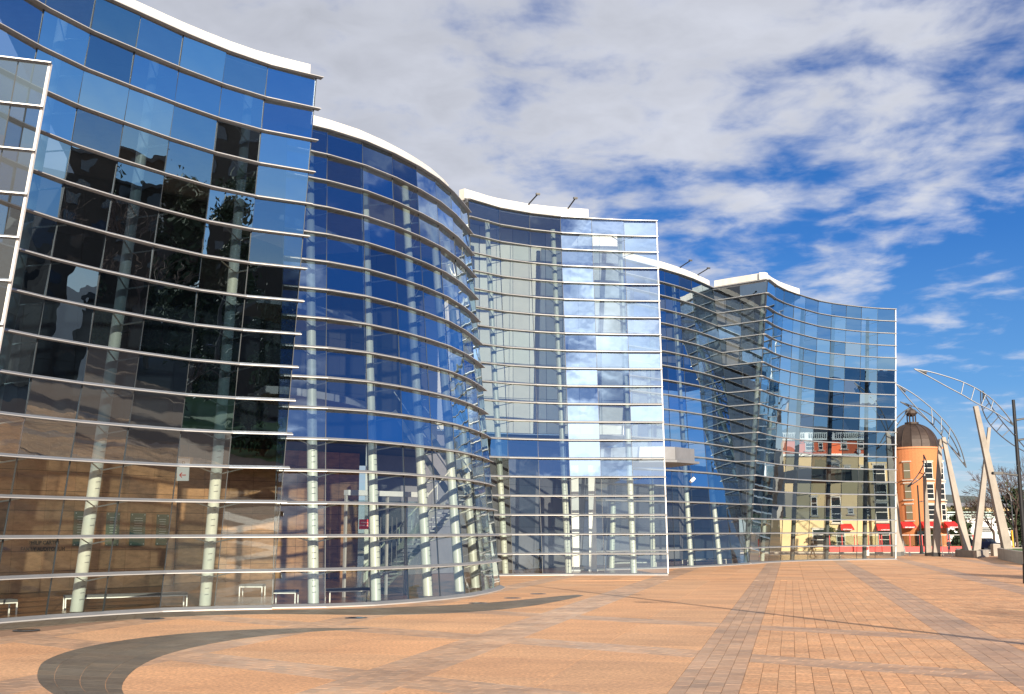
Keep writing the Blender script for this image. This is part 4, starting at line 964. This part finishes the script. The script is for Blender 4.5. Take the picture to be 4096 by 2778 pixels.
bm = newbm(); box(bm, (0, 0, 0.5), (0.72, 0.07, 1.0)); bmesh.ops.bevel(bm, geom=bm.edges[:], offset=0.03, segments=2); obj('board', bm, M_sign, t)
bm = newbm(); box(bm, (0.08, -0.05, 0.78), (0.46, 0.012, 0.34)); obj('poster', bm, M_redp, t)
bm = newbm(); box(bm, (0, 0.3, 0.45), (0.6, 0.04, 0.9)); obj('rear_board', bm, M_sign, t)
t = thing('easel_board', 'small dark folding board leaning by the glass wall end', 'sign board', (*at(3612, 2200, 140).xy, -0.09))
bm = newbm(); barq(bm, (0, 0, 0), (-0.35, 0.2, 2.4), 0.7, 0.04); obj('board', bm, M_black, t); bm = newbm(); seg(bm, (0.75, 0, 0.05), (-0.1, 0.1, 2.2), 0.03); obj('strut', bm, M_steel, t)

# ---- planters and lawn at the right
def planter(label, pts, h, m=M_conc):
    t = thing('planter', label, 'planter'); P = [Vector(p) for p in pts]; n = len(P); c = sum(P, Vector((0, 0)))/n
    for i in range(n):
        a, b = P[i], P[(i+1) % n]; d = (b-a); l = d.length; d = d/l; nn = Vector((-d.y, d.x))
        if nn.dot(c-a) < 0: nn = -nn
        k = max(1, int(l/2.0))
        for j in range(k):
            s0, s1 = a+d*(l*j/k+0.008), a+d*(l*(j+1)/k-0.008); bm = newbm(); prism(bm, [s0, s1, s1+nn*0.35-d*(0.35 if j == k-1 else 0), s0+nn*0.35+d*(0.35 if j == 0 else 0)], 0, h); obj('wall_block', bm, m, t)
    bm = newbm(); prism(bm, [p+(c-p).normalized()*0.3 for p in P], 0.05, h-0.10); tag(obj('lawn', bm, M_grass, t), kind='stuff')
g0, g1 = lev(3992, 2236, 0), lev(4100, 2262, 0)
planter('stone planter with lawn at the right edge, the tallest wing leg rising behind', [(g0.x, g0.y), (g1.x, g1.y), (g1.x+16, g1.y-6), (g1.x+20, g0.y+8), (g0.x+2, g0.y+4)], 1.02)
g2 = lev(3957, 2228, 0); planter('small low stone planter left of the lawn planter', [(g2.x, g2.y), (g0.x-0.8, g0.y+3), (g0.x-0.2, g0.y+10), (g2.x+1.5, g2.y+12)], 0.72)
q = at(3982, 2197, 122); t = thing('concrete_block', 'pale square concrete block behind the small planter', 'block', (q.x, 122, 0)); bm = newbm(); box(bm, (0, 0, 0.62), (0.78, 0.78, 1.24)); bmesh.ops.bevel(bm, geom=bm.edges[:], offset=0.03, segments=1); obj('body', bm, M_conc, t); bm = newbm(); box(bm, (0, 0, 1.27), (0.7, 0.7, 0.05)); obj('cap', bm, M_kerb, t)

# ---------------------------------------------------------------- people
def person(label, loc, rz, stride=0.0, top=M_cloth, legs=M_cloth):
    t = thing('person', label, 'person', loc, rz=rz)
    V = {}; vs = []; es = []; rad = []
    def j(n, p, r, par=None):
        V[n] = len(vs); vs.append(p); rad.append(r)
        if par: es.append((V[par], V[n]))
    s = stride
    j('pel', (0, 0, 0.95), 0.15); j('waist', (0, 0, 1.08), 0.135, 'pel'); j('chest', (0, -0.01, 1.32), 0.17, 'waist'); j('neck', (0, 0, 1.49), 0.065, 'chest'); j('head0', (0, -0.01, 1.58), 0.085, 'neck'); j('head1', (0, -0.015, 1.70), 0.09, 'head0')
    for sd, nm in ((-1, 'l'), (1, 'r')):
        j('hip'+nm, (0.10*sd, 0, 0.88), 0.10, 'pel'); j('knee'+nm, (0.11*sd, -sd*s*0.5-0.02, 0.50), 0.065, 'hip'+nm); j('ank'+nm, (0.12*sd, -sd*s+(0.05 if s else 0), 0.09), 0.045, 'knee'+nm); j('toe'+nm, (0.13*sd, -sd*s-0.16, 0.04), 0.04, 'ank'+nm)
        j('sh'+nm, (0.19*sd, 0, 1.42), 0.07, 'chest'); j('elb'+nm, (0.26*sd, 0.03+sd*s*0.3, 1.14), 0.048, 'sh'+nm); j('wr'+nm, (0.26*sd, -0.08+sd*s*0.4, 0.90), 0.034, 'elb'+nm); j('ha'+nm, (0.25*sd, -0.11+sd*s*0.42, 0.80), 0.035, 'wr'+nm)
    me = bpy.data.meshes.new('body'); me.from_pydata(vs, es, []); me.update()
    o = bpy.data.objects.new('body', me); COL.objects.link(o); 
    sk = o.modifiers.new('s', 'SKIN'); o.modifiers.new('sub', 'SUBSURF').levels = 1
    for i, r in enumerate(rad): me.skin_vertices[0].data[i].radius = (r, r*(0.72 if i in (V['chest'], V['waist'], V['pel']) else 1)); me.skin_vertices[0].data[i].use_root = (i == 0)
    dg = bpy.context.evaluated_depsgraph_get(); m2 = bpy.data.meshes.new_from_object(o.evaluated_get(dg)); bpy.data.objects.remove(o)
    m2.materials.clear(); 
    for mm in (top, legs, M_skin, M_black): m2.materials.append(mm)
    for p in m2.polygons:
        z = p.center.z; x = abs(p.center.x); p.use_smooth = True
        p.material_index = 3 if z < 0.09 else (1 if z < 0.93 and x < 0.215 else (2 if (z > 1.50 or (z < 0.90 and x >= 0.215)) else 0))
    obj('body', m2, None, t)
    bm = newbm(); bmesh.ops.create_uvsphere(bm, u_segments=12, v_segments=8, radius=0.105, matrix=Matrix.Translation((0, 0.015, 1.72)) @ Matrix.Diagonal((0.95, 1.05, 0.85, 1))); obj('hair', bm, M_black, t, smooth=True)
    return t
pp = at(3796, 2200, 139); person('man in dark jacket and trousers standing on the street by the red barrier', (pp.x, 139, -0.09), 0.4)
pq = lev(3262, 2232, 0); person('walking person in dark top and brown trousers seen through the farthest wall', (pq.x, pq.y+1, 0.012), R(90), 0.32, M_cloth, M_cloth2)  # solid figure stands in for a passer-by reflected in the glass

# ---------------------------------------------------------------- cars
def car(loc, rz, label, paint, L_=4.6, H_=1.75):
    t = thing('parked_car', label, 'car', loc, rz=rz, group='cars parked along the far street')
    prof = [(-2.3, .35), (-2.32, .75), (-2.2, 1.0), (-1.95, 1.08), (-1.6, 1.62), (-1.2, 1.74), (.5, 1.74), (1.05, 1.15), (1.9, 1.02), (2.25, .85), (2.3, .45), (2.2, .3), (-2.2, .28)]
    bm = newbm(); sides = []
    for y, ins in ((-0.92, 0), (-0.80, 1), (0.80, 1), (0.92, 0)):
        sides.append([bm.verts.new((x, y*(0.9 if z > 1.2 and ins == 0 else 1), z*H_/1.75 if not (ins == 0 and z > 1.7) else z*H_/1.75-0.05)) for x, z in prof])
    n = len(prof)
    for a in range(3):
        for i in range(n): bm.faces.new((sides[a][i], sides[a][(i+1) % n], sides[a+1][(i+1) % n], sides[a+1][i]))
    bm.faces.new(sides[0][::-1]); bm.faces.new(sides[3]); obj('body', bm, paint, t)
    bm = newbm(); v = [bm.verts.new(p) for p in ((.58, -.72, 1.68), (.58, .72, 1.68), (1.06, .76, 1.19), (1.06, -.76, 1.19))]; f_ = bm.faces.new(v); bmesh.ops.translate(bm, verts=v, vec=(.02, 0, .015)); obj('windscreen', bm, M_win, t)
    for sy in (-1, 1):
        bm = newbm(); box(bm, (-.3, sy*0.875, 1.38), (2.0, 0.05, 0.38)); obj('side_window', bm, M_win, t)
        bm = newbm(); box(bm, (2.24, sy*0.66, .78), (0.1, 0.36, 0.18)); obj('headlight', bm, M_clear and M_fasc, t)
        for x in (-1.4, 1.4):
            bm = newbm(); seg(bm, (x, sy*0.94, .34), (x, sy*0.70, .34), .34, n=20); w = obj('wheel', bm, M_rub, t)
            bm = newbm(); seg(bm, (x, sy*0.955, .34), (x, sy*0.93, .34), .2, n=12); obj('rim', bm, M_steel, w)
    bm = newbm(); box(bm, (2.3, 0, .62), (0.04, 0.9, 0.2)); obj('grille', bm, M_black, t); bm = newbm(); box(bm, (2.33, 0, .45), (0.02, 0.5, 0.12)); obj('number_plate', bm, M_fasc, t)
    return t
pc = at(3945, 2195, 168); car((pc.x, 168, -0.09), R(-62), 'dark blue parked car between the wing legs', M_carb)
pc = at(3880, 2195, 182); car((pc.x, 184, -0.09), R(-62), 'black car farther back beside the white building', M_black)

# ---------------------------------------------------------------- far buildings, hills
DW = 215.0
def XW(px): return at(px, 2100, DW).x
def ZW(py): return at(3900, py, DW).z
t = thing('white_building', 'white two storey building with mint bands and brown paned windows', 'building')
bm = newbm(); prism(bm, [(XW(3793), DW), (XW(4075), DW), (XW(4075), DW+14), (XW(3793), DW+14)], -0.1, ZW(2062)); obj('wall', bm, M_wpaint, t)
bm = newbm()
for y in (2046, 2056, 2066): prism(bm, [(XW(3790), DW-0.2), (XW(4078), DW-0.2), (XW(4078), DW+14.2), (XW(3790), DW+14.2)], ZW(y+6), ZW(y+1.5))
prism(bm, [(XW(3793), DW-0.1), (XW(4075), DW-0.1), (XW(4075), DW), (XW(3793), DW)], ZW(2142), ZW(2130)); obj('mint_band', bm, M_mint, t)
for (x0, x1, y0, y1) in ((3855, 3881, 2064, 2080), (3932, 3966, 2064, 2080), (3860, 3884, 2112, 2126), (3925, 3962, 2110, 2128), (3990, 4020, 2064, 2080), (3990, 4020, 2110, 2128), (3808, 3835, 2064, 2080)):
    w = window(t, Matrix.Translation(((XW(x0)+XW(x1))/2, DW-0.05, (ZW(y0)+ZW(y1))/2)), XW(x1)-XW(x0), ZW(y0)-ZW(y1), False, 2, False)
DG = 300.0
t = thing('grey_shed', 'long grey roofed building below the hills behind the white one', 'building')
bm = newbm(); x0, x1 = at(3770, 2000, DG).x, at(4120, 2000, DG).x; zt, zb = at(3850, 2006, DG).z, at(3850, 2030, DG).z
vs = [bm.verts.new(p) for p in ((x0, DG, zb), (x1, DG, zb), (x1, DG+16, zt), (x0, DG+16, zt), (x0, DG+32, zb), (x1, DG+32, zb))]; bm.faces.new(vs[:4]); bm.faces.new((vs[3], vs[2], vs[5], vs[4])); obj('roof', bm, M_roof, t)
bm = newbm(); prism(bm, [(x0+.5, DG+.5), (x1-.5, DG+.5), (x1-.5, DG+31), (x0+.5, DG+31)], -0.1, zb-0.01); obj('wall', bm, M_cream, t)
def hills(name, D, pts, m, seed):
    bm = newbm(); rows = []
    for k in range(8):
        f_ = k/7; row = []
        for i, (x, y) in enumerate(pts):
            z = at(x, y, D).z; random.seed(seed+i*13+k); row.append(bm.verts.new((at(x, y, D).x+random.uniform(-30, 30)*(1-f_), D-900*(1-f_), max(-0.2, z*f_**0.8+random.uniform(-12, 12)*f_*(1-f_)*2-0.2*(k == 0)))))
        rows.append(row)
    for k in range(7):
        for i in range(len(pts)-1): bm.faces.new((rows[k][i], rows[k][i+1], rows[k+1][i+1], rows[k+1][i]))
    return tag(obj(name, bm, m, smooth=True), kind='structure')
hills('hills', 5200, [(2900, 2060), (3200, 2040), (3500, 2008), (3640, 1996), (3790, 1979), (3850, 1984), (3880, 1988), (3915, 1990), (3950, 1996), (4000, 2004), (4200, 2030), (4600, 2060)], M_hill, 1)
hills('hills', 4300, [(3300, 2100), (3700, 2020), (3830, 2004), (3868, 1984), (3900, 1986), (3918, 1992), (3960, 2004), (4050, 2010), (4300, 2040), (4700, 2080)], M_hill, 5)
random.seed(21)

# ---------------------------------------------------------------- trees
def bare_tree(loc, h, label, seed, spread=0.5, depth=6, m=M_bark, tr=0.22, thin=0.012):
    rnd = random.Random(seed); t = thing('bare_tree', label, 'tree', loc, group='leafless winter trees')
    bt, bc = newbm(), newbm()
    def grow(p, d, l, r, lv):
        e = p+d*l; b = bt if lv == 0 else bc; mid = (p+e)/2+Vector((rnd.uniform(-1, 1), rnd.uniform(-1, 1), 0))*l*0.06
        seg(b, p, mid, r, r*0.85, 6 if lv < 2 else 3); seg(b, mid, e, r*0.85, r*0.7, 6 if lv < 2 else 3)
        if lv >= depth: return
        k = 3 if lv < 2 else rnd.choice((2, 3, 3))
        for i in range(k):
            ax = Vector((rnd.uniform(-1, 1), rnd.uniform(-1, 1), rnd.uniform(-.3, .3))).normalized(); nd_ = (Matrix.Rotation(rnd.uniform(0.25, 0.25+spread*1.2), 3, ax) @ d); nd_.z += 0.12; nd_.normalize()
            grow(mid.lerp(e, rnd.uniform(0.3, 1)) if i else e, nd_, l*rnd.uniform(0.62, 0.85), max(thin, r*0.6), lv+1)
    grow(Vector((0, 0, 0)), Vector((rnd.uniform(-.05, .05), rnd.uniform(-.05, .05), 1)).normalized(), h*0.27, tr, 0)
    obj('trunk', bt, m, t); obj('crown', bc, m, t)
    return t
def leafy(loc, h, w, label, seed, m=M_leaf, name='evergreen_tree', cone=False, cat='tree', nl=1600, ls=0.22, group=None):
    rnd = random.Random(seed); t = thing(name, label, cat, loc, group=group)
    bm = newbm(); seg(bm, (0, 0, 0), (0, 0, h*0.8), 0.16*h/8, 0.05*h/8, 7); obj('trunk', bm, M_bark, t)
    clumps = [(Vector((rnd.gauss(0, .5), rnd.gauss(0, .5), rnd.random())), rnd.uniform(0.5, 1)) for _ in range(34)]
    vs = []; fs = []
    for i in range(nl):
        c, s_ = rnd.choice(clumps); z = c.z
        rr = w/2*((1-z)*1.05+0.05) if cone else w/2*math.sqrt(max(0.05, 1-(2*z-1)**2))
        a = Vector((c.x, c.y, 0)); a = a.normalized()*min(a.length, 1)*rr*0.8
        p = Vector((a.x, a.y, h*(0.12+0.88*z)))+Vector((rnd.gauss(0, 1), rnd.gauss(0, 1), rnd.gauss(0, .8)))*w*0.09*s_
        p.z = max(0.1, p.z)
        u = Vector((rnd.gauss(0, 1), rnd.gauss(0, 1), rnd.gauss(0, 1))).normalized(); v = u.cross(Vector((rnd.gauss(0, 1), rnd.gauss(0, 1), rnd.gauss(0, 1)))).normalized(); k = ls*rnd.uniform(0.6, 1.4)
        b = len(vs); vs += [p-u*k-v*k*0.5, p+u*k-v*k*0.3, p+u*k*0.4+v*k*0.7]; fs.append((b, b+1, b+2))
    me = bpy.data.meshes.new('crown'); me.from_pydata(vs, [], fs); obj('crown', me, m, t)
    return t
tl = ['bare tree nearest the tallest wing leg, in front of the white building', 'tall bare tree at the right edge behind the lamp post', 'bare tree with thin twigs above the yellow post', 'bare tree farthest right, partly cut by the frame', 'small bare tree before the white building windows']
for i, (px, D, h, sd) in enumerate(((3975, 172, 10.5, 3), (4062, 150, 14.5, 4), (4020, 185, 15, 5), (4110, 160, 15, 8), (3876, 190, 8, 9))):
    p = at(px, 2100, D); bare_tree((p.x, D, -0.1), h, tl[i], sd, spread=0.55, depth=6 if h > 9 else 5, thin=0.022)
p = at(4075, 2100, 176); leafy((p.x, 176, -0.1), 9, 8, 'dark evergreen mass behind the bare trees at the right edge', 31, nl=2600, ls=0.35)
p = at(3832, 2100, 160); leafy((p.x, 160, -0.1), 5.2, 2.6, 'dark columnar evergreen right of the brick tower', 32, nl=2200)
p = at(3852, 2100, 163); leafy((p.x, 163, -0.1), 4.6, 2.4, 'second dark evergreen right of the brick tower, behind a wing leg', 33, nl=1600)
p = at(3735, 2100, 150.2); leafy((p.x, 150.2, 0.02), 2.9, 1.5, 'small green shrub under the middle awning', 34, m=M_leafo, name='shrub', cat='shrub', nl=900, ls=0.12)
p = at(3345, 2100, 147); leafy((p.x, 150.2, 0.02), 3.4, 2.2, 'green street shrub seen through the farthest wall', 35, m=M_leafo, name='shrub', cat='shrub', nl=1100, ls=0.14)
bands = [(3800, 240), (3835, 250), (3890, 255), (3925, 235)]
for i, (px, D) in enumerate(bands):
    p = at(px, 2040, D+20); leafy((p.x, D+20, -0.1), 8.8, 7, ['olive tree top above the white building, leftmost', 'olive tree top above the white building, second', 'olive tree top above the white building, third', 'olive tree top above the white building, rightmost'][i], 50+i, m=M_leafo, name='olive_tree', nl=700, ls=0.4)

# ---------------------------------------------------------------- surroundings mirrored in the glass
for i, (x, y, h, sd) in enumerate(((50, 22, 19, 41), (60, 34, 21, 42), (30, 4, 15, 43))):
    bare_tree((x, y, 0), h, ['bare plane tree right of the plaza mirrored in the concave wall', 'taller bare tree right of the plaza mirrored in the concave wall', 'bare tree beside the viewer mirrored in the concave wall'][i], sd, spread=0.6, depth=6, tr=0.3, thin=0.02)
for i, (x, y, h, w) in enumerate(((50, 12, 20, 9), (58, 4, 22, 10), (66, 14, 22, 11), (44, -4, 18, 9), (72, 2, 24, 12), (70, 26, 20, 11), (80, 18, 24, 12), (38, -14, 17, 9), (56, -8, 20, 10), (70, -10, 24, 12), (38, -14, 16, 10), (34, -28, 16, 11), (26, -38, 15, 11))):
    leafy((x, y, 0), h, w, ['conifer mirrored in the concave wall, narrowest', 'conifer mirrored in the concave wall, tallest', 'conifer mirrored in the concave wall, farthest right', 'conifer mirrored low in the concave wall', 'broad conifer mirrored behind the others', 'conifer nearest the street mirrored in the concave wall', 'tallest broad conifer beside the hotel mirrored in the glass', 'conifer beside the viewer mirrored at the left edge', 'conifer in the middle of the mirrored grove', 'farthest conifer of the mirrored grove', 'broad conifer behind the viewer mirrored in the end pane column', 'second conifer behind the viewer mirrored in the end pane column', 'conifer farthest behind the viewer mirrored in the end pane column'][i], 60+i, cone=True, nl=11000, ls=0.3, name='conifer')
def block_building(name, label, x0, x1, y0, y1, h, m, floors, roofm=None, face_w=True):
    t = thing(name, label, 'building', (0, 0, 0))
    bm = newbm(); prism(bm, [(x0, y0), (x1, y0), (x1, y1), (x0, y1)], 0, h); obj('wall', bm, m, t)
    bm = newbm(); prism(bm, [(x0-.4, y0-.4), (x1+.4, y0-.4), (x1+.4, y1+.4), (x0-.4, y1+.4)], h, h+0.5); obj('roof', bm, roofm or M_slate, t)
    fh = h/floors; n = max(2, int((y1-y0)/4))
    for f_ in range(floors):
        for k in range(n):
            y = y0+(y1-y0)*(k+0.5)/n; bm = newbm(); box(bm, (x0-0.05, y, fh*(f_+0.55)), (0.14, 1.8, fh*0.45)); obj('window', bm, M_win, t)
    return t
M_hotel = mat('brown_concrete', (0.04, 0.03, 0.022), 0.8, var=0.1)
block_building('hotel_tower', 'brown concrete hotel mirrored in the concave wall', 88, 106, -16, 12, 33, M_hotel, 10)
M_stone = mat('grey_gothic_stone', (0.17, 0.14, 0.11), 0.85, var=0.2)
gb = block_building('stone_hall', 'grey stone hall with turret mirrored in the convex wall', 82, 96, 48, 78, 9, M_stone, 2)
bm = newbm()
for y in (52, 60, 68, 76): vs = [bm.verts.new(p) for p in ((81.5, y-3, 9.5), (81.5, y+3, 9.5), (81.5, y, 14), (92, y-3, 9.5), (92, y+3, 9.5), (92, y, 14))]; [bm.faces.new([vs[i] for i in q]) for q in ((0, 1, 2), (3, 5, 4), (0, 2, 5, 3), (1, 4, 5, 2))]
obj('gable', bm, M_slate, gb)
bm = newbm(); bmesh.ops.create_cone(bm, cap_ends=True, segments=10, radius1=1.6, radius2=1.5, depth=15, matrix=Matrix.Translation((81, 64, 7.5))); bmesh.ops.create_cone(bm, cap_ends=True, segments=10, radius1=1.9, radius2=0.05, depth=4, matrix=Matrix.Translation((81, 64, 17))); obj('turret', bm, M_stone, gb)
M_office = mat('dark_blue_office_glass', (0.015, 0.035, 0.07), 0.25, var=0.2)
block_building('office_block', 'dark blue office block mirrored in the farthest concave wall', 114, 130, 66, 104, 19, M_office, 6)
block_building('brown_office', 'dark brown office block mirrored at the end of the farthest wall', 102, 118, 16, 46, 21, M_hotel, 7)
block_building('red_house', 'low red fronted shop mirrored in the deep blue wall', 100, 112, 82, 112, 6, M_brick, 2)
block_building('brick_block', 'brick street block behind the viewer mirrored in the glass', 84, 98, -62, -20, 19, M_hotel, 5)  # unseen; made taller and darker to block pale sky mirrored in the panes
block_building('dark_hall', 'dark stone hall beyond the lawn behind the viewer, mirrored in the end pane column', 24, 80, -78, -62, 17, M_hotel, 4)  # added unseen block, fills pale gaps between the mirrored trees
block_building('stone_terrace', 'dark stone terrace right of the viewer mirrored beside the conifers', 78, 90, -18, 10, 17, M_hotel, 5)

for o in list(bpy.data.objects):
    if o.type == 'MESH' and o.data.users == 1 and not o.data.name.startswith(o.name.split('.')[0]): o.data.name = o.name
